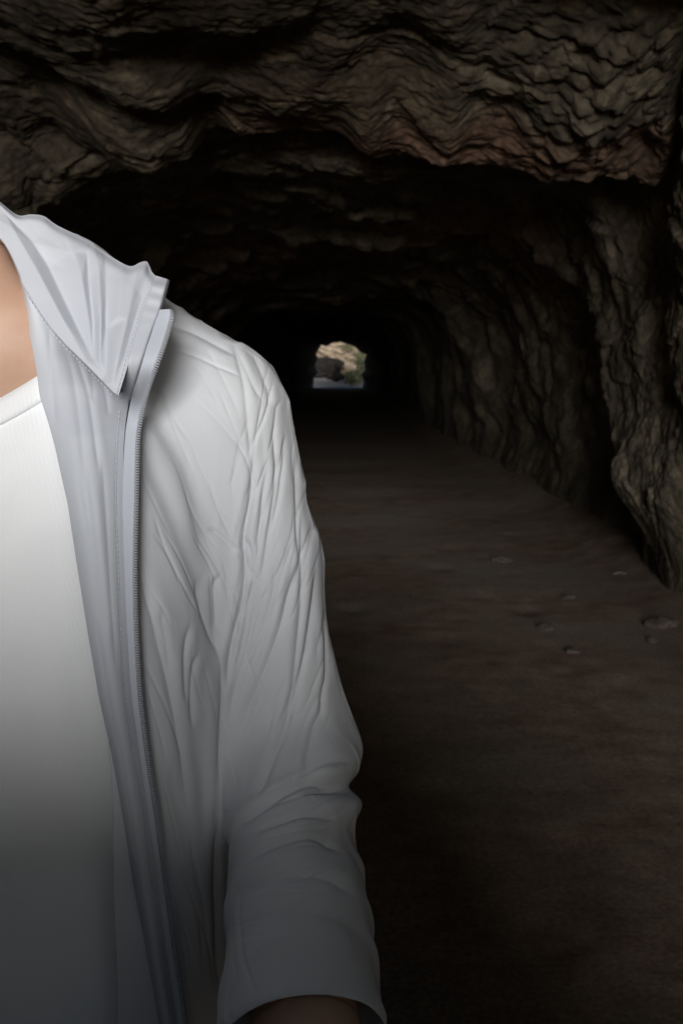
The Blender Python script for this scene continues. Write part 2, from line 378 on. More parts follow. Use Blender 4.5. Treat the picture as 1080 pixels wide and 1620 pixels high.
def cave_surface():
    Sg, Tg = np.meshgrid(ss, th, indexing='ij'); s = Sg.ravel(); t = Tg.ravel(); Ug = np.broadcast_to(np.linspace(0, 1, NT), Sg.shape)
    n = 4.2
    c, sn = np.cos(t), np.sin(t)
    half = np.where(c < 0, 2.75, 2.12); hgt = 3.15 - 0.30 * sstep(6.4, 7.2, s) + 0.5 * np.clip(6.4 - s, 0, 1.35) + 0.65 * sstep(12, 60, s)
    x = half * np.sign(c) * np.abs(c) ** (2 / n); z = hgt * np.sign(sn) * np.abs(sn) ** (2 / n)
    z = np.where(sn < 0, z * 0.6, z)
    # inward normal of the section (superellipse gradient)
    gx = np.sign(c) * (np.abs(x) / half) ** (n - 1) / half; gz = np.sign(sn) * (np.abs(z) / hgt) ** (n - 1) / hgt
    gl = np.hypot(gx, gz) + 1e-9; nx, nz = -gx / gl, -gz / gl
    up = np.clip(-nz, 0, 1); wall = 1 - up
    P = np.stack([x, s, z], 1)
    deep = sstep(14, 40, s)
    wp = P + 0.25 * np.stack([fbm(P * 0.8, 2, 31), fbm(P * 0.8 + 40, 2, 32), fbm(P * 0.8 + 80, 2, 33)], 1)
    d = 0.22 * fbm(wp * 0.55, 3, 1) * (1 - 0.5 * deep) + wall * 0.15 * fbm(wp * np.array([1, 0.9, 0.6]), 2, 4) * (1 - 0.5 * deep) + wall * (0.16 * sstep(0.2, 1.2, z) - 0.08)
    # ribs and hollows in the right and left walls
    rib = np.sin(s * 2.15 + 0.9 * vnoise(np.stack([s * 0.5, z * 0.7, 0 * s], 1), 5) + 0.25 * z + 0.6)
    d += wall * (0.13 * rib + 0.02 * np.sin(s * 5.1 + 1.5 * vnoise(P * 0.8, 8))) * (0.55 + 0.45 * vnoise(P * 0.35, 9)) * (1 - 0.4 * deep)
    # beds of rock: saw-tooth ledges that come down away from the mouth and break off
    ph = (s + 0.8 * x + 3.0 * fbm(P * np.array([0.5, 0.22, 0.5]), 2, 12)) / 3.1
    saw = ph - np.floor(ph); saw = np.where(saw < 0.88, saw / 0.88, (1 - saw) / 0.12)
    d += wall * (x > 0) * (0.13 * np.exp(-((s - 6.8) / 1.5) ** 2) - 0.20 * sstep(8.0, 9.2, s) * (1 - 0.6 * deep))
    d += up * 0.17 * (saw - 0.4) * sstep(7.2, 9.5, s) * (1 - 0.8 * deep)
    ph2 = (s + 0.25 * x + 0.9 * fbm(P * 0.8, 2, 14)) / 0.62
    saw2 = ph2 - np.floor(ph2); saw2 = np.where(saw2 < 0.8, saw2 / 0.8, (1 - saw2) / 0.2)
    d += up * 0.035 * (saw2 - 0.4) * (0.6 + 0.6 * vnoise(P * 0.9, 15))
    # the big hanging lip near 7 m
    lp = lip_drop_px()
    sl = 6.6 + 0.35 * vnoise(np.stack([x * 0.9, 0 * s, 0 * s], 1), 21) + 0.12 * vnoise(np.stack([x * 4, z, 0 * s], 1), 22)
    pxs = 540 + FPX * x / sl
    zl = CAM[2] + sl * np.tan(np.arctan((810 - np.interp(pxs, lp[:, 0], lp[:, 1])) / FPX) - PITCH)
    zl = zl - 0.02 + 0.03 * vnoise(np.stack([x * 7, 0 * s, s * 2], 1), 23)
    lps = np.array([(-400, 150), (0, 205), (540, 212), (1080, 290), (1300, 330)], float)
    zls = CAM[2] + sl * np.tan(np.arctan((810 - np.interp(pxs, lps[:, 0], lps[:, 1])) / FPX) - PITCH)
    zl = zls + (zl - zls) * sstep(1.0, 0.25, sl - s)
    ceil_here = z + nz * d
    ramp_up = sstep(-0.5, 6.6, s)
    zc = zl + (0.28 - 0.20 * np.exp(-((x + 0.85) / 0.75) ** 2) + 0.10 * np.exp(-((x + 2.2) / 0.4) ** 2)) * np.clip(sl - s, 0, 2.6) + 0.15 * fbm(wp * np.array([0.9, 1.0, 1]), 2, 25) * sstep(6.5, 5.7, s) + 0.015 * ridged(wp * 2.4, 2, 27) * sstep(6.6, 6.2, s)
    before = 1 - sstep(0.0, 0.34, s - sl)
    drop = np.clip(ceil_here - zc, -1.2, 1.2) * before * sstep(0.35, 0.8, up) * sstep(-2.0, 1.0, s)
    lipmask = before * sstep(0.35, 0.8, up)
    # local lumps: left shelf near the mouth, hanging lobe, right corner bulge
    def lump(px, py, Y, rad, amp, sx=1.0, sy=1.0):
        c0 = unproj(px, py, Y)
        q = ((P[:, 0] - c0[0]) / (rad * sx)) ** 2 + ((s - c0[1]) / (rad * sy)) ** 2 + ((ceil_here - drop - c0[2]) / 0.9) ** 2
        return amp * np.exp(-q)
    # medium and small blocks
    wq = P + 0.10 * np.stack([fbm(P * 2.1, 2, 41), fbm(P * 2.1 + 40, 2, 42), fbm(P * 2.1 + 80, 2, 43)], 1)
    nearm = 1 - sstep(16, 30, s)
    i = s < 30
    blk = np.zeros(len(s))
    a1, a2, av = cells(wq[i] * np.array([1.5, 1.9, 2.4]), 50)
    b1, b2, bv = cells(wq[i] * np.array([4.0, 5.0, 6.0]) + 3, 60)
    blk[i] = 0.15 * (av - 0.5) + 0.06 * np.clip(a2 - a1, 0, 0.3) + 0.040 * (bv - 0.5) + 0.022 * np.clip(b2 - b1, 0, 0.3)
    blk = blk * (0.35 + 0.65 * up)
    blk = blk * (1 - 0.72 * lipmask)
    d2 = blk * nearm + 0.012 * ridged(wq * 2.3, 2, 71) * (1 - 0.5 * deep) + 0.014 * fbm(wq * 7, 3, 81) * (1 - 0.6 * lipmask)
    ii = s < 16
    d2[ii] += 0.0045 * ridged(P[ii] * 17, 3, 91) + 0.004 * fbm(P[ii] * 45, 2, 95)
    cr = (s > 3.2) & (s < 12) & (sn > 0)
    c1_, c2_, cv_ = cells(wq[cr] * np.array([7, 8, 10.]) + 5, 130); e1_, e2_, ev_ = cells(P[cr] * 19 + 2, 140)
    d2[cr] += (0.005 * (cv_ - 0.5) + 0.014 * np.clip(c2_ - c1_, 0, 0.5) + 0.002 * (ev_ - 0.5) + 0.007 * np.clip(e2_ - e1_, 0, 0.5) + 0.012 * fbm(P[cr] * 2.3, 2, 133)) * (0.2 + 0.8 * lipmask[cr])
    # knobbly cauliflower rock in the right hand top corner
    kc = unproj(985, 60, 5.7); km = np.exp(-((x - kc[0]) / 0.55) ** 2 - ((s - kc[1]) / 0.9) ** 2) * (s < 12)
    k = km > 0.02
    k1, k2, kv = cells(P[k] * 8.5, 120); d2[k] += km[k] * (0.085 * (0.55 - k1) + 0.05 * (kv - 0.5))
    d = d + d2
    d = d * (1 - wall * 0.65 * sstep(0.75, 0.05, z))
    z2 = z + nz * d - drop; x2 = x + nx * d
    for L_ in (lump(20, 10, 5.4, 0.6, 0.22, 1.2, 0.8), lump(262, 235, 5.9, 0.28, 0.24), lump(500, 150, 6.1, 0.45, 0.10, 1.3, 0.8), lump(1010, 60, 5.6, 0.5, 0.12)):
        z2 = z2 - L_ * up
    z2 = z2 + lumpdark(P, s, up)
    # a gap of a few cm below so the wall runs into the ground
    lz = np.where(sn < 0.0, np.minimum(z2, -0.05), z2)
    # the far mouth: the passage narrows to the opening seen against the light
    ex = np.array([(495, 613), (497, 596), (503, 590), (498, 578), (503, 566), (500, 560), (508, 546), (516, 548), (526, 543), (538, 541), (549, 545), (560, 548), (569, 557), (579, 561), (575, 572), (577, 584), (571, 592), (575, 602), (573, 613)], float)[::-1]
    exw = unproj(ex[:, 0], ex[:, 1], S1)
    e = np.linspace(0, 1, len(ex)); u = np.clip(Ug.ravel(), 0, 1)
    exx = np.interp(u, e, exw[:, 0]); exz = np.interp(u, e, exw[:, 2])
    f = sstep(70, S1, s) ** 0.6
    x2 = x2 * (1 - f) + exx * f; lz = lz * (1 - f) + exz * f
    rb = (1.0 * lipmask * sstep(6.05, 6.35, s + 0.12 * x + 0.15 * vnoise(P * 2, 113)) * sstep(-1.0, -0.1, x)).clip(0, 1) * (0.8 + 0.45 * vnoise(P * 1.4, 111)).clip(0, 1)
    rb = np.maximum(rb, 0.55 * sstep(8.5, 10, s) * sstep(0.1, 0.5, vnoise(P * 0.7, 112)) * up)
    return np.stack([x2, s - 0.25 * d2 * lipmask * (s > 4), lz], 1), rb
def lumpdark(P, s, up):
    """hollow between the left shelf and the lip"""
    c0 = unproj(300, 80, 5.7)
    return 0.20 * np.exp(-((P[:, 0] - c0[0]) / 0.32) ** 2 - ((s - 5.7) / 0.5) ** 2) * up
V, rb = cave_surface()
F = grid_faces(len(ss), NT)
V = V.reshape(len(ss), NT, 3); rb = rb.reshape(len(ss), NT)
def cave_piece(name, j0, j1):
    v = V[:, j0:j1 + 1].reshape(-1, 3); me = mesh_from(name, v, grid_faces(len(ss), j1 - j0 + 1)[:, ::-1])
    a = me.attributes.new('red_bed', 'FLOAT', 'POINT'); a.data.foreach_set('value', np.ascontiguousarray(rb[:, j0:j1 + 1].ravel(), np.float32))
    o = obj(name, me, M_ROCK); tag(o, kind='structure'); return o
JA, JB = int(NT * 0.30), int(NT * 0.70)
cave_piece('cave_wall_right', 0, JA); cave_piece('cave_ceiling', JA, JB); cave_piece('cave_wall_left', JB, NT - 1)

# ground
def ground_height(x, y):
    P = np.stack([x, y, 0 * x], 1)
    h = 0.010 * fbm(P * 0.7, 2, 201) + 0.0025 * fbm(P * 2.6, 2, 203) + 0.0006 * fbm(P * 14, 2, 206)
    q = (y > 2) & (y < 16)
    k = np.zeros(len(x)); d1, d2, v = cells(P[q] * np.array([2.3, 1.7, 1]), 210)
    k[q] = -0.014 * np.exp(-(d1 / 0.22) ** 2) * (v > 0.45)                       # scuffs and footprints
    h = h + k + 0.16 * sstep(1.55, 2.35, np.abs(x)) ** 2 + 0.36 * sstep(40, 82, y)
    return h
ys = np.concatenate([np.linspace(-3.2, 1.5, 40, endpoint=False), np.geomspace(1.5, 20, 420, endpoint=False), np.geomspace(20, 82.5, 90)])
xs = np.linspace(-2.7, 2.7, 330)
Xg, Yg = np.meshgrid(xs, ys, indexing='xy'); gx, gy = Xg.ravel(), Yg.ravel()
gz = ground_height(gx, gy)
o = obj('ground', mesh_from('ground', np.stack([gx, gy, gz], 1), grid_faces(len(ys), len(xs))[:, ::-1]), M_GROUND); tag(o, kind='structure')

# rock sill added behind the viewer, out of view, to shade the lower body
ux = np.linspace(-2.8, 2.8, 320); prof = [(-1.7, -.15), (-1.4, .55), (-1.15, .85), (-.9, .975), (-.65, 1.0), (-.5, .93), (-.42, .65), (-.36, .3), (-.32, -.15)]
pv = []
for x_ in ux:
    top = 1.505 - 1.15 * float(sstep(.42, .95, x_)) + .05 * math.sin(x_ * 17.3 + 1) + .05 * math.sin(x_ * 29.7)
    for k, (y_, z_) in enumerate(prof): pv.append((x_, y_ + .05 * math.sin(x_ * 3.1 + k), z_ * top))
o = obj('added_shade_sill', mesh_from('added_shade_sill', np.array(pv), grid_faces(len(ux), len(prof))), M_ROCK); tag(o, kind='structure')

# stones and litter lying on the ground
def stone_mesh(name, r, seed):
    bm = bmesh.new(); bmesh.ops.create_icosphere(bm, subdivisions=3, radius=1.0)
    v = np.array([q.co for q in bm.verts]); n_ = 1 + 0.28 * fbm(v * 1.3 + seed * 7, 3, seed); d1, d2, cv = cells(v * 1.4 + seed, seed); n_ = n_ - 0.12 * d1
    for q, k in zip(bm.verts, n_): q.co = Vector((q.co.x * r[0] * k, q.co.y * r[1] * k, q.co.z * r[2] * k))
    me = bpy.data.meshes.new(name); bm.to_mesh(me); bm.free(); return me
def ground_at(px, py):
    b = (810 - py) / FPX; ry = FW[1] + UPV[1] * b; rz = FW[2] + UPV[2] * b
    t = -CAM[2] / rz
    for _ in range(6):
        x_, y_ = (px - 540) / FPX * t, ry * t; h = float(ground_height(np.array([x_]), np.array([y_]))[0]); t = (h - CAM[2]) / rz
    return (px - 540) / FPX * t, ry * t, h
STONES = [(793, 888, (0.075, 0.05, 0.03), 'small dark stone alone in the middle of the earth floor'),
          (862, 994, (0.06, 0.05, 0.025), 'flat dark stone left of the largest stone at the wall'),
          (1050, 990, (0.10, 0.07, 0.05), 'largest rounded stone on the floor at the right wall'),
          (905, 1031, (0.045, 0.04, 0.02), 'flat dull stone on the floor, nearest of all to the viewer'),
          (1030, 1015, (0.03, 0.025, 0.02), 'small pebble just in front of the largest stone'),
          (900, 946, (0.05, 0.035, 0.018), 'thin flat stone chip left of the white paper scrap'),
          (652, 943, (0.014, 0.012, 0.009), 'tiny pebble alone near the jacket sleeve, leftmost on the floor')]
for k, (px, py, r, lab) in enumerate(STONES):
    x_, y_, h = ground_at(px, py)
    o = obj('stone', stone_mesh('stone', r, 300 + k), M_STONE); o.location = (x_, y_, h + r[2] * 0.1); o.rotation_euler = (0, 0, k * 1.3)
    tag(o, lab, 'stone', 'loose stones on the cave floor')
x_, y_, h = ground_at(979, 911)
bm = bmesh.new()
for (a, b, c) in [(-.04, -.022, .006), (0, -.025, .016), (.045, -.018, .008), (.042, .02, .010), (0.005, .024, .020), (-.042, .018, .008)]: bm.verts.new((a, b, c))
bm.verts.ensure_lookup_table(); vv = bm.verts
bm.faces.new((vv[0], vv[1], vv[4], vv[5])); bm.faces.new((vv[1], vv[2], vv[3], vv[4]))
bmesh.ops.solidify(bm, geom=bm.faces[:], thickness=0.003)
me = bpy.data.meshes.new('paper_scrap'); bm.to_mesh(me); bm.free()
o = obj('paper_scrap', me, M_PAPER); o.location = (x_, y_, h + 0.006); tag(o, 'white folded paper scrap lying on the floor near the right wall', 'litter')
# ================================================================== BEYOND THE FAR MOUTH
yy = np.linspace(82.4, 130, 60); xx = np.linspace(-14, 14, 60); A, B = np.meshgrid(xx, yy, indexing='xy'); P = np.stack([A.ravel(), B.ravel(), 0 * A.ravel()], 1)
P[:, 2] = 0.36 + 0.05 * fbm(P * 0.7, 3, 401) + 0.6 * sstep(92, 104, P[:, 1])
o = obj('gravel_path', mesh_from('gravel_path', P, grid_faces(60, 60)[:, ::-1]), M_GRAVEL); tag(o, kind='structure')
def rock_blob(name, centre, rad, mat, seed, label, squash=1.0, cat='rock'):
    bm = bmesh.new(); bmesh.ops.create_icosphere(bm, subdivisions=5, radius=1.0)
    v = np.array([q.co for q in bm.verts]); d1, d2, cv = cells(v * 1.6 + seed, seed)
    k = 1 + 0.30 * fbm(v * 1.1 + seed, 3, seed) + 0.22 * (cv - 0.5) + 0.05 * fbm(v * 6, 3, seed + 3)
    for q, w in zip(bm.verts, v * k[:, None] * np.array(rad)): q.co = Vector(w)
    me = bpy.data.meshes.new(name); bm.to_mesh(me); bm.free()
    o = obj(name, me, mat); o.location = centre; tag(o, label, cat); return o
def W(px, py, Y): return Vector(unproj(px, py, Y))
c = W(552, 552, 104); rock_blob('rock_cliff', c, (6.0, 4.5, 2.6), M_TAN, 411, 'tan rock face rising beyond the far cave mouth', cat='cliff')
c = W(520, 553, 95); rock_blob('rock_ledge', c, (1.9, 1.6, 0.55), M_TAN, 415, 'pale tan ledge overhanging the dark hollow outside the far mouth', cat='ledge').rotation_euler = (0, R(22), 0)
c = W(543, 582, 93); rock_blob('boulder', c, (0.95, 0.9, 0.42), M_TAN, 418, 'low tan boulder among the plants outside the far mouth', cat='boulder').rotation_euler = (0, R(-8), 0)
c = W(510, 583, 91); rock_blob('dark_boulder', c, (1.75, 1.0, 0.72), M_DARKROCK, 422, 'dark shaded boulder at left inside the far opening', cat='boulder')
c = W(532, 598, 90.5); rock_blob('dark_boulder', c, (0.7, 0.6, 0.30), M_DARKROCK, 425, 'small reddish dark boulder under the tan one outside', cat='boulder')
def bush(centre, rad, n, mat, seed, label):
    rng = np.random.RandomState(seed); root = bpy.data.objects.new('bush', None); COL.objects.link(root); root.location = centre
    d = rng.normal(size=(n, 3)); d /= np.linalg.norm(d, axis=1)[:, None]; p = d * (rng.rand(n) ** 0.45)[:, None] * (1 + 0.35 * fbm(d * 1.7 + seed, 2, seed))[:, None] * np.array(rad)
    p[:, 2] += rad[2] * 0.9
    Vv, Ff = [], []
    for k in range(n):
        a = rng.normal(size=3); a /= np.linalg.norm(a); b = np.cross(a, rng.normal(size=3)); b /= np.linalg.norm(b); s_ = 0.06 + 0.09 * rng.rand()
        Vv += [p[k] - a * s_, p[k] + b * s_ * 0.5, p[k] + a * s_, p[k] - b * s_ * 0.5]; Ff.append((4 * k, 4 * k + 1, 4 * k + 2, 4 * k + 3))
    f = obj('foliage', mesh_from('foliage', np.array(Vv), np.array(Ff), False), mat, root)
    bm = bmesh.new()
    for k in range(7):
        e = Vector(p[k] * 0.8); s0 = Vector((0.05 * k - 0.15, 0, -0.1)); m_ = Matrix.Translation((s0 + e) / 2) @ (e - s0).to_track_quat('Z', 'Y').to_matrix().to_4x4()
        bmesh.ops.create_cone(bm, segments=6, radius1=0.03, radius2=0.008, depth=(e - s0).length, matrix=m_)
    me = bpy.data.meshes.new('stem'); bm.to_mesh(me); bm.free(); obj('stem', me, M_TWIG, root)
    tag(root, label, 'bush', 'bushes outside the far cave mouth'); return root
bush(W(561, 609, 92), (1.05, 0.8, 0.62), 900, M_LEAF, 501, 'dark green bush low at the right of the far mouth')
bush(W(574, 598, 95), (0.8, 0.8, 0.95), 800, M_LEAF, 505, 'taller green bush against the right edge of far mouth')
bush(W(570, 572, 98), (0.8, 0.7, 0.55), 600, M_LEAF2, 509, 'olive bush on the rock above at the far mouth')
bush(W(545, 556, 99), (0.9, 0.7, 0.3), 420, M_LEAF2, 513, 'thin olive scrub hanging at the top of the far mouth')

# ================================================================== THE PERSON
X0, YC = -0.360, 1.02
ZS = [0.78, 0.90, 1.00, 1.15, 1.30, 1.37, 1.41, 1.44, 1.47, 1.50]
def Wp(px, py, Y):
    p = unproj(px, py, Y); return np.array([p[0] - X0, p[1], p[2]])          # local: x from the body's mid-plane
SH = Wp(347, 662, 1.025); BR = Wp(344, 612, 1.03); MID = Wp(410, 880, 1.03); EL = Wp(458, 1165, 1.03); WR = Wp(482, 1600, 0.80)
AX = (WR - EL) / np.linalg.norm(WR - EL); HEM = WR + 0.022 * AX
def f_jacket(X, Y, Z):
    x = np.abs(X - X0)
    t = stack(x, Y, Z, ZS, [.275, .268, .264, .258, .255, .235, .200, .155, .110, .085], [.150, .148, .145, .148, .148, .135, .118, .098, .082, .07], [1.02, 1.02, 1.02, 1.015, 1.015, 1.02, 1.03, 1.035, 1.035, 1.03])
    a = cone(x, Y, Z, SH, MID, .063, .052); a = smin(a, cone(x, Y, Z, MID, EL, .052, .052), .02)
    w2 = WR + 0.06 * AX
    a = smin(a, cone(x, Y, Z, EL, w2, .052, .061), .02); a = np.maximum(a, (x - HEM[0]) * AX[0] + (Y - HEM[1]) * AX[1] + (Z - HEM[2]) * AX[2])
    a = smin(a, cone(x, Y, Z, (0.10, 1.04, 1.488), BR, .056, .041), .022)
    return smin(t, a, .028)
def f_shirt(X, Y, Z):
    x = np.abs(X - X0)
    t = stack(x, Y, Z, ZS, [.235, .226, .220, .220, .226, .212, .182, .142, .105, .08], [.122, .120, .116, .120, .126, .116, .100, .084, .072, .062], [1.02, 1.02, 1.02, 1.01, 1.01, 1.015, 1.02, 1.025, 1.025, 1.02])
    a = cone(x, Y, Z, SH - (.012, 0, .012), MID - (.01, 0, 0), .055, .046)
    return smin(t, a, .03)
HC = np.array([0, .985, 1.625])
def f_hand(x, Y, Z):
    side = np.cross(AX, (1.0, 0, 0)); side /= np.linalg.norm(side)                  # back-of-hand direction
    lat = np.cross(side, AX)
    if lat[0] < 0: lat = -lat
    w = WR + 0.02 * AX
    pc = w + .05 * AX
    d = cone(x, Y, Z, w, w + .05 * AX - .012 * lat, .024, .022)
    for k in (-1.5, -.5, .5, 1.5): d = smin(d, cone(x, Y, Z, w + .01 * AX + k * .010 * lat, w + .088 * AX + k * .019 * lat, .016, .0125), .008)
    for k, ln in ((-1.5, .040), (-.5, .047), (.5, .044), (1.5, .035)):
        a = w + .088 * AX + k * .019 * lat; b = a + ln * (.93 * AX - .36 * side) + k * .001 * lat; c_ = b + ln * .62 * (.45 * AX - .89 * side); e = c_ + ln * .45 * (.05 * AX - 1.0 * side)
        d = smin(d, cone(x, Y, Z, a, b, .0095, .0088), .003); d = np.minimum(d, cone(x, Y, Z, b, c_, .0088, .008)); d = np.minimum(d, cone(x, Y, Z, c_, e, .008, .0065))
    a = w + .02 * AX - .022 * lat; b = a + .040 * AX - .026 * lat - .010 * side; c_ = b + .034 * AX - .006 * lat - .010 * side
    d = smin(d, cone(x, Y, Z, a, b, .0135, .0105), .008); return smin(d, cone(x, Y, Z, b, c_, .0105, .008), .003)
def lean(Z): return .034 * sstep(1.48, 1.60, Z)
def f_head(x, Y, Z):
    d = ell(x, Y, Z, (0, 1.0, 1.645), (.076, .095, .098))
    d = smin(d, ell(x, Y, Z, (0, .965, 1.575), (.060, .068, .072)), .03)
    d = smin(d, ell(x, Y, Z, (0, .908, 1.527), (.026, .022, .019)), .025)                     # chin
    d = smin(d, cone(x, Y, Z, (0, .908, 1.622), (0, .884, 1.588), .009, .0145), .014)         # nose
    d = smin(d, ell(x, Y, Z, (.014, .893, 1.584), (.010, .011, .009)), .008)
    d = smin(d, ell(x, Y, Z, (.032, .915, 1.648), (.024, .012, .008)), .012)                  # brow
    d = smin(d, ell(x, Y, Z, (.040, .927, 1.592), (.020, .018, .020)), .02)                   # cheek
    d = smin(d, ell(x, Y, Z, (0, .897, 1.557), (.022, .010, .0055)), .006); d = smin(d, ell(x, Y, Z, (0, .899, 1.546), (.019, .010, .006)), .005)
    d = np.maximum(d, -ell(x, Y, Z, (.032, .900, 1.627), (.0145, .016, .0048)))               # eye socket
    d = smin(d, ell(x, Y, Z, (.079, 1.005, 1.612), (.008, .017, .030)), .008)                 # ear
    return d
def f_body(X, Y, Z):
    x = np.abs(X - X0)
    t = stack(x, Y, Z, [.90, 1.0, 1.15, 1.30, 1.36, 1.40, 1.43, 1.46], [.165, .158, .180, .198, .190, .165, .135, .100], [.090, .090, .104, .113, .104, .088, .076, .062], [1.02, 1.02, 1.01, 1.01, 1.012, 1.02, 1.02, 1.02])
    t = smin(t, ell(x, Y, Z, (.085, 1.03, .88), (.085, .085, .10)), .05)
    t = smin(t, cone(x, Y, Z, (0, 1.03, 1.38), (0, 1.018, 1.54), .074, .058), .035)
    t = smin(t, cone(x, Y, Z, (.03, 1.0, 1.485), (.13, 1.015, 1.425), .050, .042), .03)
    t = smin(t, cone(x, Y, Z, (.022, .957, 1.405), (.050, .995, 1.53), .014, .018), .025)       # neck muscle
    t = smin(t, cone(x, Y, Z, (.03, 1.05, 1.47), SH + (-.03, .01, .005), .030, .036), .03)
    t = smin(t, cone(x, Y, Z, (.025, .938, 1.392), (.14, .975, 1.412), .011, .012), .02)        # collar bone
    a = smin(cone(x, Y, Z, SH - (.02, 0, .012), MID, .046, .036), cone(x, Y, Z, MID, EL, .034, .022), .02)
    a = smin(a, cone(x, Y, Z, EL, EL + .1 * AX, .022, .036), .02); a = smin(a, cone(x, Y, Z, EL + .1 * AX, WR + .02 * AX, .042, .040), .02)
    t = smin(t, a, .025)
    l = smin(cone(x, Y, Z, (.095, 1.02, .88), (.10, 1.01, .50), .085, .055), cone(x, Y, Z, (.10, 1.015, .47), (.105, 1.035, .09), .054, .036), .03)
    l = smin(l, cone(x, Y, Z, (.105, 1.045, .36), (.105, 1.045, .25), .052, .040), .04)
    l = smin(l, cone(x, Y, Z, (.105, 1.045, .045), (.125, .87, .03), .038, .028), .03)
    t = smin(t, l, .04)
    t = smin(t, f_head(np.abs(X - X0 + lean(Z)), Y, Z), .018)
    return smin(t, f_hand(x, Y, Z), .01)
def front_y(f, x, z, y0=0.70, y1=1.03):
    """depth of the first surface met going into the scene at (x, z); nan where there is none"""
    x = np.asarray(x, float); z = np.asarray(z, float); a = np.full(x.shape, y0); hit = np.zeros(x.shape, bool); b = np.full(x.shape, np.nan)
    y = y0
    while y < y1:
        d = f(x, np.full(x.shape, y), z); n_ = (~hit) & (d < 0); b = np.where(n_, y, b); hit |= n_; y += 0.006
    lo = b - 0.006; hi = b.copy()
    for _ in range(10):
        m_ = (lo + hi) / 2; d = f(x, m_, z); lo = np.where(d < 0, lo, m_); hi = np.where(d < 0, m_, hi)
    return hi

# ---- body
wristp = (WR + .012 * AX)
def cut_body(X, Y, Z):
    x = np.abs(X - X0); d = f_body(X, Y, Z)
    return np.maximum(d, ((x - wristp[0]) * AX[0] + (Y - wristp[1]) * AX[1] + (Z - wristp[2]) * AX[2]) - .004 - 9 * (np.sqrt((x - wristp[0]) ** 2 + (Y - wristp[1]) ** 2 + (Z - wristp[2]) ** 2) > .2))
def below_head(X, Y, Z): return np.maximum(cut_body(X, Y, Z), Z - 1.533)
def above_neck(X, Y, Z): return np.maximum(f_body(X, Y, Z), 1.529 - Z)
Vb, Fb = surface_nets(below_head, (X0 - .45, .70, -.01), (X0 + .45, 1.22, 1.78), .0075)
Vb = smooth_mesh(Vb, Fb, 2, .4)
def cut_hand(X, Y, Z):
    x = X - X0
    return np.maximum(f_body(X, Y, Z), -((x - wristp[0]) * AX[0] + (Y - wristp[1]) * AX[1] + (Z - wristp[2]) * AX[2]) - .004)
hc = WR + .09 * AX + np.array([X0, 0, 0])
Vh, Fh = surface_nets(cut_hand, hc - (.12, .13, .14), hc + (.10, .11, .11), .003)
Vm = Vh * (-1, 1, 1) + (2 * X0, 0, 0)
Vk, Fk = surface_nets(above_neck, (X0 - .14, .86, 1.52), (X0 + .10, 1.12, 1.76), .0036); Vk = smooth_mesh(Vk, Fk, 1, .4)
BV = np.concatenate([Vb, Vh, Vm, Vk]); BF = np.concatenate([Fb, Fh + len(Vb), Fh[:, ::-1] + len(Vb) + len(Vh), Fk + len(Vb) + 2 * len(Vh)])
ORG = np.array([X0, 1.0, 0.0])
person = obj('person', mesh_from('person', BV - ORG, BF), M_SKIN); person.location = ORG
tag(person, 'person in open pale grey hooded windbreaker over white crew neck T-shirt, head outside the picture', 'person')
def child(name, V_, F_, mat, parent, smooth=True):
    o = obj(name, mesh_from(name, V_ - ORG, F_, smooth), mat, parent); return o

# ---- white T-shirt
def neck_z(dx): return 1.372 + 3.4 * dx * dx
Vs, Fs = surface_nets(f_shirt, (X0 - .33, .82, .80), (X0 + .33, 1.22, 1.52), .006)
Vs = smooth_mesh(Vs, Fs, 3, .5)
def shirt_top(P):
    dx = P[:, 0] - X0; front = sstep(1.06, .98, P[:, 1])
    return np.where(np.abs(dx) < .145, neck_z(dx) * front + (1.455) * (1 - front), 9.0)
keep = (Vs[:, 2] < shirt_top(Vs)) & (Vs[:, 2] > .815)
sd = (np.abs(Vs[:, 0] - X0) - SH[0]) * (MID - SH)[0] + (Vs[:, 1] - SH[1]) * (MID - SH)[1] + (Vs[:, 2] - SH[2]) * (MID - SH)[2]
armend = (sd / np.linalg.norm(MID - SH) > .115) & (np.abs(Vs[:, 0] - X0) > .2)
Vs, Fs = keep_faces(Vs, Fs, keep & ~armend); Vs, Fs = subdivide(Vs, Fs)
Q = proj(Vs); H = folds(Q, [([(-60, 800), (-20, 760), (30, 715), (80, 690)], 16, 1.6, 1), ([(-80, 950), (0, 850), (60, 770)], 24, 2.2, 1), ([(20, 1000), (60, 1150), (90, 1350)], 26, 2.4, -1), ([(110, 1000), (140, 1200), (160, 1450)], 20, 2.0, 1), ([(-60, 1100), (-20, 1300), (10, 1560)], 28, 2.5, 1)])
Vs = Vs + vnormals(Vs, Fs) * (H * (Vs[:, 1] < 1.0))[:, None]
shirt = child('t_shirt', Vs, Fs, M_KNIT, person)
# ribbed neck band, a padded strip lying on the shirt along the neckline
dxs = np.linspace(-.135, .135, 110); rows = []
for w_, off in ((-.003, -.001), (0.0, .004), (.004, .0055), (.012, .0055), (.0165, .005), (.0185, .0015), (.019, -.004)):
    z_ = neck_z(dxs) - w_ * np.sqrt(1 + (6.8 * dxs) ** 2) * .92; x_ = X0 + dxs
    y_ = front_y(f_shirt, x_, np.minimum(z_, neck_z(dxs) - .001)); rows.append(np.stack([x_, y_ - off, z_], 1))
NB = np.concatenate(rows); child('neck_band', NB, grid_faces(len(rows), 110), M_KNIT, shirt)

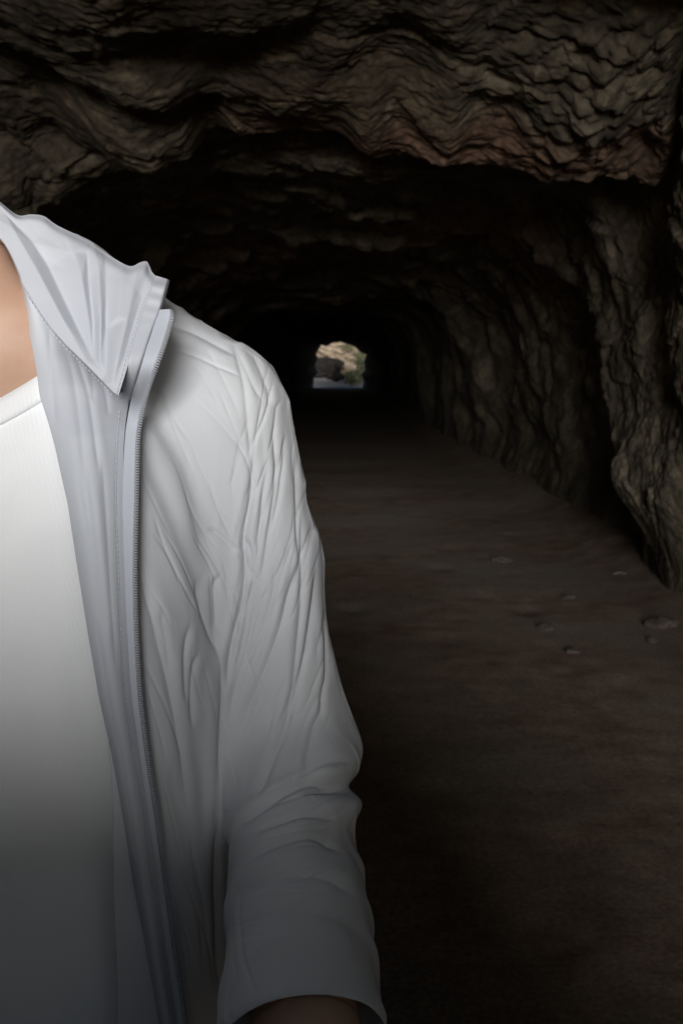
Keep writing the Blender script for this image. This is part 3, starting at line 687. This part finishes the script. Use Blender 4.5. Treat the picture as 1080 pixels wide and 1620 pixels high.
# ---- windbreaker shell with sleeves
FOLD = np.array([(-20, 300), (0, 378), (15, 400), (30, 435), (36, 455), (42, 500), (52, 560), (63, 626), (75, 662), (86, 700), (108, 800), (123, 900), (139, 1000), (156, 1100), (178, 1200), (196, 1300), (212, 1400), (231, 1500), (252, 1620), (272, 1740), (290, 1850)], float)
def fold_x(py): return np.interp(py, FOLD[:, 1], FOLD[:, 0])
Vj, Fj = surface_nets(f_jacket, (X0 - .45, .66, .80), (X0 + .45, 1.24, 1.56), .0045)
Vj = smooth_mesh(Vj, Fj, 3, .5)
def mirrored(P): q = P.copy(); q[:, 0] = X0 + np.abs(P[:, 0] - X0); return q
Qm = proj(mirrored(Vj)); Nj = vnormals(Vj, Fj)
opening = (Vj[:, 1] < 1.02) & (Nj[:, 1] < .35) & (Qm[:, 0] < fold_x(Qm[:, 1]) + 9) & (np.abs(Vj[:, 0] - X0) < .17)
neckcut = (Vj[:, 2] > 1.47) & (np.abs(Vj[:, 0] - X0) < .115) & (Vj[:, 1] < 1.06)
hemcut = (((np.abs(Vj[:, 0] - X0) - HEM[0]) * AX[0] + (Vj[:, 1] - HEM[1]) * AX[1] + (Vj[:, 2] - HEM[2]) * AX[2]) > -.0012) & (np.abs(Vj[:, 0] - X0) > .20) & (Vj[:, 1] < .88)
Vj, Fj = keep_faces(Vj, Fj, ~(opening | neckcut | hemcut) & (Vj[:, 2] > .812))
Vj = smooth_boundary(Vj, Fj, 12)
fc = Vj[Fj].mean(1); fine_f = (fc[:, 0] > X0 + .03) & (fc[:, 1] < 1.065)                 # the side that the picture shows gets the finer cloth
def sub_faces(V_, F_):
    u, inv = np.unique(F_.ravel(), return_inverse=True); return V_[u], inv.reshape(F_.shape)
Va, Fa = subdivide(*sub_faces(Vj, Fj[fine_f]), 2); Vc, Fc = sub_faces(Vj, Fj[~fine_f])
Vj = np.concatenate([Va, Vc]); Fj = np.concatenate([Fa, Fc + len(Va)])
PANEL = [
 ([(250, 548), (300, 560), (340, 577), (388, 598)], 3.0, 2.0, 0),                       # yoke seam
 ([(262, 512), (310, 528), (345, 546), (378, 564)], 7, 2.0, -1),
 ([(366, 528), (376, 565), (385, 600), (390, 645), (394, 690), (398, 745)], 6, 2.2, 1),
 ([(374, 548), (390, 585), (402, 615), (418, 640)], 5, 1.4, 1),
 ([(398, 552), (414, 590), (424, 622), (427, 650)], 5, 1.4, 1),
 ([(431, 598), (426, 630), (418, 660), (408, 685), (397, 714)], 2.6, 2.2, 0),           # armhole seam
 ([(448, 630), (436, 645), (433, 685), (421, 722)], 2.6, 1.6, 0),
 ([(300, 620), (340, 660), (372, 698), (400, 735)], 9, 2.6, 1),
 ([(235, 630), (262, 680), (290, 728), (308, 780), (322, 850), (338, 910)], 13, 4.2, 1),
 ([(218, 690), (250, 752), (275, 810), (300, 880), (325, 940), (345, 1000), (366, 1062)], 14, 5.0, 1),
 ([(330, 834), (350, 850), (378, 876)], 6, 2.6, 1),
 ([(215, 880), (237, 960), (254, 1030), (268, 1085), (285, 1180), (300, 1300)], 11, 4.0, 1),
 ([(252, 955), (262, 1010), (272, 1070)], 7, 2.0, -1),
 ([(314, 915), (322, 960), (335, 1000), (352, 1040)], 8, 3.4, 1),
 ([(352, 905), (341, 925), (343, 960), (346, 1005)], 6, 3.0, -1),
 ([(302, 980), (294, 1020), (292, 1060), (296, 1120)], 6, 2.6, 1),
 ([(318, 1025), (306, 1055), (303, 1095), (306, 1160)], 6, 2.4, 1),
 ([(250, 600), (300, 690), (340, 790), (365, 850)], 20, 3.0, 1),
 ([(262, 1180), (290, 1290), (320, 1420), (350, 1590)], 13, 4.0, 1),
 ([(300, 1120), (318, 1230), (330, 1350), (345, 1480)], 12, 3.4, -1),
 ([(345, 1020), (352, 1110), (350, 1200), (345, 1340), (346, 1480), (352, 1610)], 8, 6.0, -1)]
SLEEVE = [
 ([(399, 700), (401, 745), (396, 800), (386, 855), (389, 900), (384, 950), (372, 1000), (362, 1055), (356, 1110)], 7, 6.5, -1),
 ([(384, 850), (393, 862), (398, 885), (394, 925)], 5, 3.5, 1),
 ([(428, 712), (417, 780), (412, 840), (404, 900), (393, 960), (380, 1030), (364, 1090)], 6, 3.8, -1),
 ([(433, 650), (434, 700), (437, 750), (430, 810), (421, 870), (410, 940)], 6, 3.2, -1),
 ([(448, 690), (449, 720), (445, 755), (439, 800), (428, 850)], 5, 2.4, -1),
 ([(410, 900), (400, 980), (388, 1035), (372, 1090), (360, 1150)], 8, 3.2, -1),
 ([(463, 720), (468, 780), (470, 830), (472, 890)], 4.5, 2.8, 1),
 ([(472, 880), (456, 945), (441, 1000), (421, 1055), (399, 1108), (380, 1170)], 8, 4.0, -1),
 ([(476, 780), (478, 860), (477, 950), (470, 1020), (462, 1085), (450, 1140)], 7, 3.4, -1),
 ([(500, 870), (496, 950), (482, 1040), (470, 1090), (456, 1140), (440, 1190)], 7, 3.6, -1),
 ([(513, 950), (516, 1060), (510, 1095), (505, 1150)], 5, 3.0, -1),
 ([(462, 1090), (452, 1140), (436, 1190), (414, 1245), (404, 1275)], 8, 3.4, -1),
 ([(512, 1115), (496, 1150), (487, 1190), (481, 1225)], 7, 3.4, -1),
 ([(560, 1238), (520, 1236), (490, 1236), (460, 1248), (425, 1268), (388, 1296), (360, 1318)], 8, 7.0, -1),
 ([(552, 1246), (510, 1246), (488, 1252), (484, 1262)], 5, 4.0, 1),
 ([(548, 1292), (510, 1288), (470, 1292), (430, 1306), (392, 1324)], 6, 3.6, 1),
 ([(556, 1210), (530, 1208), (500, 1216), (470, 1232)], 9, 3.0, 1),
 ([(560, 1350), (510, 1322), (460, 1330), (410, 1350), (370, 1380)], 9, 4.0, 1),
 ([(575, 1430), (520, 1390), (460, 1385), (400, 1402), (360, 1432)], 11, 3.6, -1),
 ([(590, 1500), (540, 1452), (470, 1444), (400, 1470), (360, 1500)], 12, 3.2, 1)]
# fine drag lines, running the way the cloth is pulled
rc = np.random.RandomState(77); CREASE = []
def drag(x_, y_, a_, l_, amp):
    b_ = rc.normal(0, .16); CREASE.append(([(x_ + l_ * q_ * math.cos(a_ + b_ * q_), y_ + l_ * q_ * math.sin(a_ + b_ * q_)) for q_ in (-.5, -.2, .2, .5)], rc.uniform(2.0, 3.8), amp, 0))
for k in range(38): y_ = rc.uniform(600, 1560); drag(rc.uniform(225, 385), y_, R(rc.normal(66 if y_ < 1000 else 76, 4)), rc.uniform(90, 260), rc.uniform(.5, 1.5))
for k in range(52):
    y_ = rc.uniform(640, 1180); drag(np.interp(y_, [600, 880, 1165], [400, 430, 465]) + rc.uniform(-60, 75), y_, R(rc.normal(np.interp(y_, [640, 1180], [98, 114]), 4)), rc.uniform(80, 220), rc.uniform(.5, 1.6))
for k in range(26): y_ = rc.uniform(1225, 1520); drag(rc.uniform(370, 560), y_, R(rc.normal(163, 7)), rc.uniform(60, 160), rc.uniform(.6, 1.8))
Nj = vnormals(Vj, Fj); Qj = proj(Vj)
facing = sstep(.05, .45, -(Nj * ((Vj - CAM) / np.linalg.norm(Vj - CAM, axis=1, keepdims=True))).sum(1)) * (Vj[:, 0] > X0 + .02)
Hj = folds(Qj, PANEL + SLEEVE + CREASE) * (0.25 + .75 * facing) * (Vj[:, 1] < 1.07) * (Vj[:, 0] > X0)
Hj += (0.0035 * fbm(Vj * np.array([14, 14, 6]), 3, 601) + .0022 * ridged(Vj * np.array([26, 26, 11]) + .02 * fbm(Vj * 9, 2, 604)[:, None], 2, 603)) * (1 - .75 * facing) + .0009 * fbm(Vj * np.array([22, 22, 9]), 2, 606)
# outline bulges of the sleeve: loose cloth above the elbow, a nip at it
Hj += (.006 * np.exp(-((Qj[:, 1] - 1185) / 40) ** 2) - .009 * np.exp(-((Qj[:, 1] - 1243) / 16) ** 2) + .003 * np.exp(-((Qj[:, 1] - 1275) / 16) ** 2) - .008 * np.exp(-((Qj[:, 1] - 1320) / 40) ** 2)) * sstep(470, 530, Qj[:, 0])
Vj = Vj + Nj * np.clip(Hj, -.014, .012)[:, None]
jacket = child('jacket', Vj, Fj, M_SHELL, person); jacket['label'] = 'pale grey nylon windbreaker, unzipped, front edges folded back'
md = jacket.modifiers.new('thick', 'SOLIDIFY'); md.thickness = .0012; md.offset = -1

def panel_depth(px, py, guess=.9):
    """depth of the windbreaker front at a measured pixel"""
    px = np.asarray(px, float); py = np.asarray(py, float); Y = np.full(px.shape, guess)
    for _ in range(6):
        p = unproj(px, py, Y); y = front_y(f_jacket, p[..., 0], p[..., 2]); Y = np.where(np.isnan(y), Y, y)
    return Y
def lerp_edge(table, py):
    t = np.array(table, float); return np.stack([np.interp(py, t[:, 0], t[:, 1]), np.interp(py, t[:, 0], t[:, 2])], -1)
# ---- the turned-back front edge (its inside shows)
EDGE = [(0, 36, 455, 38, 456), (.03, 40, 490, 68, 482), (.06, 47, 530, 100, 523), (.09, 54, 565, 134, 559), (.115, 60, 600, 167, 592), (.14, 63, 626, 206, 622), (.17, 75, 662, 200, 660), (.20, 86, 700, 196, 700), (.28, 108, 800, 193, 800), (.36, 123, 900, 197, 900), (.44, 139, 1000, 202, 1000), (.52, 156, 1100, 209, 1100), (.60, 178, 1200, 223, 1200), (.68, 196, 1300, 237, 1300), (.76, 212, 1400, 250, 1400), (.84, 231, 1500, 263, 1500), (.93, 252, 1620, 281, 1620), (1.0, 272, 1740, 297, 1740)]
E_ = np.array(EDGE); tv = np.linspace(0, 1, 520)
Lx, Ly, Rx, Ry = [np.interp(tv, E_[:, 0], E_[:, k]) for k in (1, 2, 3, 4)]
k_ = np.ones(9) / 9
def soft(a): return np.concatenate([a[:4], np.convolve(a, k_, 'valid'), a[-4:]])
Lx, Ly, Rx, Ry = map(soft, (Lx, Ly, Rx, Ry))
us = np.concatenate([[-.0], np.linspace(0, 1, 64)]); NU = len(us)
PX = Lx[:, None] + (Rx - Lx)[:, None] * us; PY = Ly[:, None] + (Ry - Ly)[:, None] * us
DP = panel_depth(PX.ravel(), PY.ravel(), .88).reshape(PX.shape)
# smooth the depth so the turned edge rides over the panel
for _ in range(6): DP[1:-1] = (DP[:-2] + DP[1:-1] + DP[2:]) / 3
um = us[None, :]
bul = .0145 + .006 * np.sin(np.pi * np.clip(um, 0, 1)) - .011 * (1 - um) ** 6
LAPEL = [([(78, 505), (80, 560), (84, 620), (90, 690)], 6, 1.8, 1), ([(112, 545), (128, 585), (140, 625), (150, 690), (158, 760)], 6, 2.2, 1), ([(95, 530), (112, 580), (124, 650), (136, 760), (150, 860)], 8, 2.0, -1), ([(140, 580), (146, 600), (149, 640)], 4, 1.6, -1), ([(160, 604), (168, 625), (172, 660)], 4, 1.5, 1),
         ([(120, 720), (140, 820), (158, 930), (170, 1040)], 9, 2.2, 1), ([(160, 700), (168, 820), (176, 950), (186, 1080)], 7, 1.6, -1), ([(150, 960), (168, 1080), (190, 1200)], 9, 1.8, 1), ([(186, 1150), (205, 1280), (222, 1400)], 8, 1.6, -1),
         ([(189, 640), (186, 700), (184, 800), (188, 900), (192, 1000), (199, 1100), (213, 1200), (227, 1300)], 2.4, .9, 0)]
HL = folds(np.stack([PX.ravel(), PY.ravel()], 1), LAPEL).reshape(PX.shape)
LV = unproj(PX, PY, DP - bul - HL)
LV[:, 0] = unproj(PX[:, 0] + 2.0, PY[:, 0], DP[:, 0] + .012)                            # the roll of the fold, running back inside
lapel = child('turned_front_edge', LV.reshape(-1, 3), grid_faces(len(tv), NU)[:, ::-1], M_LINING, jacket); lapel['label'] = 'lilac grey inside of the turned-back front edge'
LVM = LV * (-1, 1, 1) + (2 * X0, 0, 0); child('turned_front_edge', LVM.reshape(-1, 3), grid_faces(len(tv), NU), M_LINING, jacket)

# ---- collar and hood edge turned out over the shoulder
TOP = smooth_line([(-70, 262), (-30, 296), (0, 319), (28, 340), (50, 339), (70, 342), (92, 357), (140, 380), (156, 392), (190, 414), (208, 421), (222, 415), (233, 414), (239, 428), (247, 437)], 12)
BOT = smooth_line([(-70, 330), (-30, 350), (0, 378), (15, 400), (30, 435), (36, 455), (55, 480), (75, 510), (100, 540), (125, 565), (150, 590), (178, 619), (188, 625)], 12)
def resample(p, n):
    d = np.concatenate([[0], np.cumsum(np.linalg.norm(np.diff(p, axis=0), axis=1))]); u = np.linspace(0, d[-1], n)
    return np.stack([np.interp(u, d, p[:, 0]), np.interp(u, d, p[:, 1])], 1)
NC, NR = 220, 130
T_, B_ = resample(TOP, NC), resample(BOT, NC); wv_ = np.linspace(0, 1, NR)
CX = T_[:, None, 0] + (B_ - T_)[:, None, 0] * wv_; CY = T_[:, None, 1] + (B_ - T_)[:, None, 1] * wv_
CQ = np.stack([CX.ravel(), CY.ravel()], 1)
CT = [(-70, 262, 1.03), (-30, 296, 1.015), (0, 319, 1.0), (30, 340, .99), (70, 342, .982), (110, 366, .972), (150, 390, .962), (190, 414, .952), (233, 414, .940), (247, 437, .928), (-70, 330, .99), (0, 378, .953), (36, 455, .918), (75, 510, .892), (100, 540, .880), (150, 590, .861), (188, 625, .850), (60, 400, .938), (110, 450, .915), (150, 480, .897), (120, 420, .932), (170, 440, .920), (200, 480, .900), (215, 510, .888), (180, 540, .878), (130, 530, .884), (160, 420, .938)]
_ct = np.array(CT, float)
def quad(q): u_, v_ = (q[:, 0] - 100) / 120, (q[:, 1] - 450) / 120; return np.stack([1 + 0 * u_, u_, v_, u_ * u_, u_ * v_, v_ * v_], 1)
CD = quad(CQ) @ np.linalg.lstsq(quad(_ct), _ct[:, 2], rcond=None)[0]
COLLAR = [([(8, 345), (45, 372), (68, 402), (92, 455), (118, 510), (142, 560)], 9, 5.0, -1),
          ([(88, 352), (108, 392), (126, 432), (134, 480), (140, 530), (146, 566)], 7, 5.0, 1),
          ([(150, 392), (158, 425), (161, 470), (160, 530), (156, 580)], 6, 4.0, 1),
          ([(228, 424), (220, 462), (206, 500), (192, 545), (180, 596), (176, 618)], 6, 4.5, -1),
          ([(196, 418), (180, 450), (172, 500), (176, 540)], 10, 3.0, 1),
          ([(40, 345), (62, 372), (96, 392), (120, 420)], 7, 2.5, -1),
          ([(150, 470), (170, 520), (172, 560), (178, 600)], 7, 2.5, -1),
          ([(212, 420), (205, 440), (196, 470)], 6, 2.2, 1),
          ([(40, 440), (70, 485), (105, 525), (140, 560)], 10, 2.0, 1),
          ([(130, 400), (140, 420), (146, 450)], 5, 1.8, 1), ([(60, 400), (88, 420), (112, 432)], 5, 1.6, 1)]
pdc = panel_depth(CQ[:, 0], CQ[:, 1], .93)
q3 = unproj(CQ[:, 0], CQ[:, 1], pdc); has = f_jacket(q3[:, 0], q3[:, 1] + .004, q3[:, 2]) < .002
CRUMPLE = [([(-120, 200), (300, 300)], 0), ([(-120, 400), (20, 460), (60, 520), (100, 570), (150, 620), (190, 660), (300, 640)], 0),
           ([(-30, 330), (22, 362), (60, 428), (100, 505), (138, 572)], (2, 5, 6, 6, 3)), ([(10, 340), (52, 384), (78, 424), (112, 494), (146, 566)], (0, -4, -7, -6, -2)),
           ([(94, 350), (118, 400), (130, 440), (140, 505)], (2, 6, 6, 2)), ([(138, 400), (141, 445), (148, 510), (152, 572)], (-1, -5, -6, -1)),
           ([(148, 384), (157, 428), (160, 500), (158, 574)], (3, 6, 6, 2)), ([(166, 400), (168, 450), (168, 520), (168, 590)], (0, -3, -5, -2)),
           ([(196, 408), (192, 450), (186, 500)], (3, 5, 3)), ([(222, 408), (212, 452), (202, 505), (188, 560), (178, 606)], (4, 3, 4, 5, 2)),
           ([(236, 420), (224, 470), (211, 515), (198, 565), (184, 612)], (-2, -6, -6, -4, -1))]
HC_ = .00085 * facets(CQ, CRUMPLE) + .2 * folds(CQ, COLLAR) + .0004 * fbm(np.stack([CQ[:, 0] * .02, CQ[:, 1] * .02, 0 * CD], 1), 2, 640)
CDf = CD - HC_ + .006 * (np.tile(wv_, NC) > 2)
CDf = np.where(has, np.minimum(CDf, pdc - .016 - HC_), CDf)
CDf = CDf.reshape(NC, NR)
for _ in range(2):
    CDf[1:-1] = (CDf[:-2] + 2 * CDf[1:-1] + CDf[2:]) / 4; CDf[:, 1:-1] = (CDf[:, :-2] + 2 * CDf[:, 1:-1] + CDf[:, 2:]) / 4
CDf = CDf + .010 * np.exp(-(wv_ / .05) ** 2)[None, :] + .008 * np.exp(-((1 - wv_) / .03) ** 2)[None, :] * sstep(60, 20, CX[:, -1])[:, None]
CV = unproj(CX, CY, CDf)
back = [CV[:, 0] + np.array(o_) for o_ in ((0, .09, -.085), (0, .065, -.045), (0, .035, -.014), (0, .014, -.003))]
inner = [CV[:, -1] + np.array(o_) for o_ in ((-.001, .012, .001), (-.004, .045, .002))]
CV = np.concatenate([np.stack(back, 1), CV, np.stack(inner, 1)], 1); NRR = CV.shape[1]
collar = child('hood_collar', CV.reshape(-1, 3), grid_faces(NC, NRR)[:, ::-1], M_LINING, jacket); collar['label'] = 'lilac grey gathered hood collar standing round the neck'
CM = CV * (-1, 1, 1) + (2 * X0, 0, 0); child('hood_collar', CM.reshape(-1, 3), grid_faces(NC, NRR), M_LINING, jacket)
# the hood itself, hanging bunched behind the neck
def f_hood(X, Y, Z):
    x = np.abs(X - X0); d = cone(x, Y, Z, (.0, 1.135, 1.44), (.10, 1.075, 1.465), .055, .038)
    d = smin(d, ell(x, Y, Z, (0, 1.175, 1.34), (.125, .055, .11)), .05)
    return d - .006 * np.sin(x * 60 + Z * 40)
Vo, Fo = surface_nets(f_hood, (X0 - .19, .98, 1.2), (X0 + .19, 1.26, 1.53), .007); Vo = smooth_mesh(Vo, Fo, 2, .5)
child('hood', Vo, Fo, M_SHELL, jacket)

# ---- zip: placket, tape, teeth, stitching
def strip(name, left, right, n, m_, off, mat, edge=.0015, wob=0):
    l, r = resample(smooth_line(left, 10), n), resample(smooth_line(right, 10), n); u = np.linspace(0, 1, m_)
    px = l[:, None, 0] + (r - l)[:, None, 0] * u; py = l[:, None, 1] + (r - l)[:, None, 1] * u
    return px, py
from mathutils.bvhtree import BVHTree
_bv = BVHTree.FromPolygons([tuple(v) for v in np.concatenate([LV.reshape(-1, 3), CV.reshape(-1, 3)])], [tuple(int(i) for i in f_) for f_ in np.concatenate([grid_faces(len(tv), NU), grid_faces(NC, NRR) + len(tv) * NU])])
def on_lining(px, py, fallback):
    """depth of the lining surface under a measured pixel"""
    out = np.empty(px.shape); c0 = Vector(CAM)
    for idx in np.ndindex(px.shape):
        d = Vector(unproj(px[idx], py[idx], 1.0) - CAM).normalized(); h = _bv.ray_cast(c0, d); out[idx] = h[0].y if h[0] is not None else np.nan
    return np.where(np.isnan(out), fallback, out)
def fill_nan_rows(D):
    for r_ in range(D.shape[0]):
        row = D[r_]; b = np.isnan(row)
        if b.all(): continue
        row[b] = np.interp(np.flatnonzero(b), np.flatnonzero(~b), row[~b])
    good = ~np.isnan(D).any(1); k = np.arange(len(D))
    for c_ in range(D.shape[1]): D[:, c_] = np.interp(k, k[good], D[good, c_])
    return D
def smooth_cols(D, it):
    for _ in range(it): D[1:-1] = (D[:-2] + D[1:-1] + D[2:]) / 3
    return D
PL = [(247, 436), (237, 460), (226, 490), (210, 540), (197, 590), (188, 622), (186, 632)]; PR = [(266, 442), (261, 462), (254, 487), (238, 530), (224, 575), (210, 620), (206, 632)]
px, py = strip('', PL, PR, 160, 14, 0, None)
ce = CV[NC - 1, 4:4 + NR]; ceq = proj(ce); lq = proj(LV[:, -1])
def edge_depth(py):
    py = np.asarray(py, float); a = np.interp(py, ceq[:, 1], ce[:, 1]); m_ = lq[:, 1] > 628; b = np.interp(py, lq[m_, 1], LV[m_, -1, 1])
    w_ = sstep(560, 690, py); return a * (1 - w_) + b * w_
u_ = np.linspace(0, 1, 14); D = smooth_cols(edge_depth(py) + .004 * u_, 10)
wob = .0009 * np.sin(np.linspace(0, 60, 160))[:, None] * sstep(.5, 0, np.linspace(0, 1, 160))[:, None]
PV = unproj(px, py, D - .0035 + .0028 * (np.abs(2 * u_ - 1) ** 8) + wob)
pb = PV[:, -1] + np.array((0, .010, 0)); PV = np.concatenate([PV, pb[:, None]], 1)
child('collar_placket', PV.reshape(-1, 3), grid_faces(160, 15)[:, ::-1], M_LINING, jacket)
TEETH = [(270, 489), (272, 497), (268, 515), (259, 545), (247, 578), (236, 608), (228, 636), (221, 668), (217, 705), (215, 800), (213, 900), (215, 1000), (221, 1100), (233, 1200), (248, 1300), (262, 1400), (275, 1500), (293, 1620), (310, 1740)]
TLEFT = [(249, 490), (247, 500), (241, 524), (230, 556), (219, 588), (211, 618), (206, 640), (201, 668), (197, 705), (193, 800), (196, 900), (200, 1000), (207, 1100), (221, 1200), (236, 1300), (249, 1400), (262, 1500), (280, 1620), (296, 1740)]
NTP = 420
px, py = strip('', TLEFT, TEETH, NTP, 9, 0, None)
pd_ = panel_depth(px.ravel(), py.ravel(), .88).reshape(px.shape)
u_ = np.linspace(0, 1, 9); D = np.minimum(edge_depth(py) + .004 * sstep(650, 600, py) + .001, pd_ - .007); D = smooth_cols(D, 14)
TP = unproj(px, py, D - .0022 + .0016 * (1 - u_) ** 4)
tb = TP[:, -1] + np.array((-.0005, .005, 0)); TPx = np.concatenate([TP, tb[:, None]], 1)
tape = child('zip_tape', TPx.reshape(-1, 3), grid_faces(NTP, 10)[:, ::-1], M_TAPE, jacket)
# teeth
ctr = TP[:, -1]; dist = np.concatenate([[0], np.cumsum(np.linalg.norm(np.diff(ctr, axis=0), axis=1))]); pitch = .0021
TVs, TFs = [], []
cube = np.array([(a, b, c_) for a in (-1, 1) for b in (-1, 1) for c_ in (-1, 1)], float); cf = np.array([(0, 1, 3, 2), (4, 6, 7, 5), (0, 4, 5, 1), (2, 3, 7, 6), (0, 2, 6, 4), (1, 5, 7, 3)])
for k, d_ in enumerate(np.arange(.002, dist[-1], pitch)):
    p = np.array([np.interp(d_, dist, ctr[:, a]) for a in range(3)]); p2 = np.array([np.interp(d_ + .002, dist, ctr[:, a]) for a in range(3)])
    t_ = (p2 - p) / max(np.linalg.norm(p2 - p), 1e-9); n_ = np.array((0, -1, 0)); s_ = np.cross(t_, n_); s_ /= np.linalg.norm(s_)
    if s_[0] < 0: s_ = -s_
    q = p + .0006 * n_ + .0006 * s_ + cube[:, :1] * s_ * .0018 + cube[:, 1:2] * t_ * .00068 + cube[:, 2:] * n_ * .0012
    TVs.append(q); TFs.append(cf + 8 * k)
teeth = child('zip_teeth', np.concatenate(TVs), np.concatenate(TFs), M_TEETH, jacket, False); teeth['kind'] = 'stuff'
# stitching: fine dashes in relief along the seams
def stitches(lines, step=.0042, ln=.0014, w=.00035, lift=.0006):
    Vv, Ff = [], []; n0 = 0
    for pts in lines:
        p = resample(smooth_line(pts, 10), 200); D = on_lining(p[:, 0], p[:, 1], np.nan); ok = ~np.isnan(D)
        if ok.sum() < 10: continue
        D = np.interp(np.arange(200), np.flatnonzero(ok), D[ok]); P_ = unproj(p[:, 0], p[:, 1], D - lift); d = np.concatenate([[0], np.cumsum(np.linalg.norm(np.diff(P_, axis=0), axis=1))])
        for s0 in np.arange(0, d[-1], step):
            a = np.array([np.interp(s0, d, P_[:, k]) for k in range(3)]); b = np.array([np.interp(s0 + ln * 2, d, P_[:, k]) for k in range(3)])
            if np.linalg.norm(b - a) < 1e-5: continue
            t_ = (b - a) / np.linalg.norm(b - a); n_ = np.array((0, -1., 0)); s_ = np.cross(t_, n_); s_ /= np.linalg.norm(s_); c_ = (a + b) / 2
            Vv.append(c_ + cube[:, :1] * t_ * ln + cube[:, 1:2] * s_ * w + cube[:, 2:] * n_ * w); Ff.append(cf + n0); n0 += 8
    return np.concatenate(Vv), np.concatenate(Ff)
sv, sf = stitches([[(40, 462), (57, 487), (77, 517), (102, 547), (127, 572), (152, 597), (180, 626)], [(240, 446), (222, 492), (206, 542), (194, 590), (186, 622)],
                   [(190, 650), (186, 700), (184, 800), (188, 900), (192, 1000), (199, 1100), (213, 1200), (227, 1300), (240, 1400)]])
st = child('stitching', sv, sf, M_STITCH, jacket, False); st['kind'] = 'stuff'

# ---- trousers, shoes, hair, eyes
def f_trouser(X, Y, Z):
    x = np.abs(X - X0)
    t = stack(x, Y, Z, [.80, .95, 1.0], [.170, .160, .150], [.105, .095, .085], [1.03, 1.03, 1.03])
    l = smin(cone(x, Y, Z, (.090, 1.03, .82), (.10, 1.01, .50), .098, .076), cone(x, Y, Z, (.10, 1.012, .50), (.105, 1.03, .10), .076, .062), .03)
    return np.maximum(smin(t, l, .04), .085 - Z)
Vt, Ft = surface_nets(f_trouser, (X0 - .24, .86, .07), (X0 + .24, 1.20, 1.02), .009); Vt = smooth_mesh(Vt, Ft, 2, .5)
Vt = Vt + vnormals(Vt, Ft) * (.004 * fbm(Vt * np.array([14, 14, 22]), 3, 701))[:, None]
child('trousers', Vt, Ft, M_TROUSER, person)
def f_shoe(X, Y, Z):
    x = np.abs(X - X0)
    d = cone(x, Y, Z, (.105, 1.05, .048), (.127, .86, .035), .050, .042); d = smin(d, cone(x, Y, Z, (.105, 1.045, .05), (.105, 1.04, .11), .047, .044), .02)
    return np.maximum(d, .004 - Z)
Vx, Fx = surface_nets(f_shoe, (X0 - .20, .79, -.02), (X0 + .20, 1.13, .17), .006); Vx = smooth_mesh(Vx, Fx, 1, .4)
rt = Vx[:, 0] > X0
for side in (True, False):
    v_, f_ = keep_faces(Vx, Fx, rt == side); child('shoe', v_, f_, M_SHOE, person)
def f_hair(X, Y, Z):
    x = np.abs(X - X0 + .034); d = ell(x, Y, Z, (0, 1.008, 1.655), (.086, .103, .104))
    d = np.maximum(d, -ell(x, Y, Z, (0, .90, 1.585), (.078, .090, .082))); return np.maximum(d, (1.545 - Z) + .0 * x) + .004 * np.sin(x * 140 + Y * 60)
Vq, Fq = surface_nets(f_hair, (X0 - .11, .88, 1.52), (X0 + .11, 1.14, 1.79), .005); child('hair', Vq, Fq, M_HAIR, person)
for sx in (-1, 1):
    bm = bmesh.new(); bmesh.ops.create_uvsphere(bm, u_segments=16, v_segments=12, radius=.0118); me = bpy.data.meshes.new('eye'); bm.to_mesh(me); bm.free()
    e = obj('eye', me, M_EYE, person); e.location = (sx * .032 - .034, .9235 - 1.0, 1.627)
    bm = bmesh.new(); bmesh.ops.create_uvsphere(bm, u_segments=12, v_segments=8, radius=.0058); me = bpy.data.meshes.new('iris'); bm.to_mesh(me); bm.free()
    i_ = obj('iris', me, M_IRIS, e); i_.location = (0, -.0072, 0)
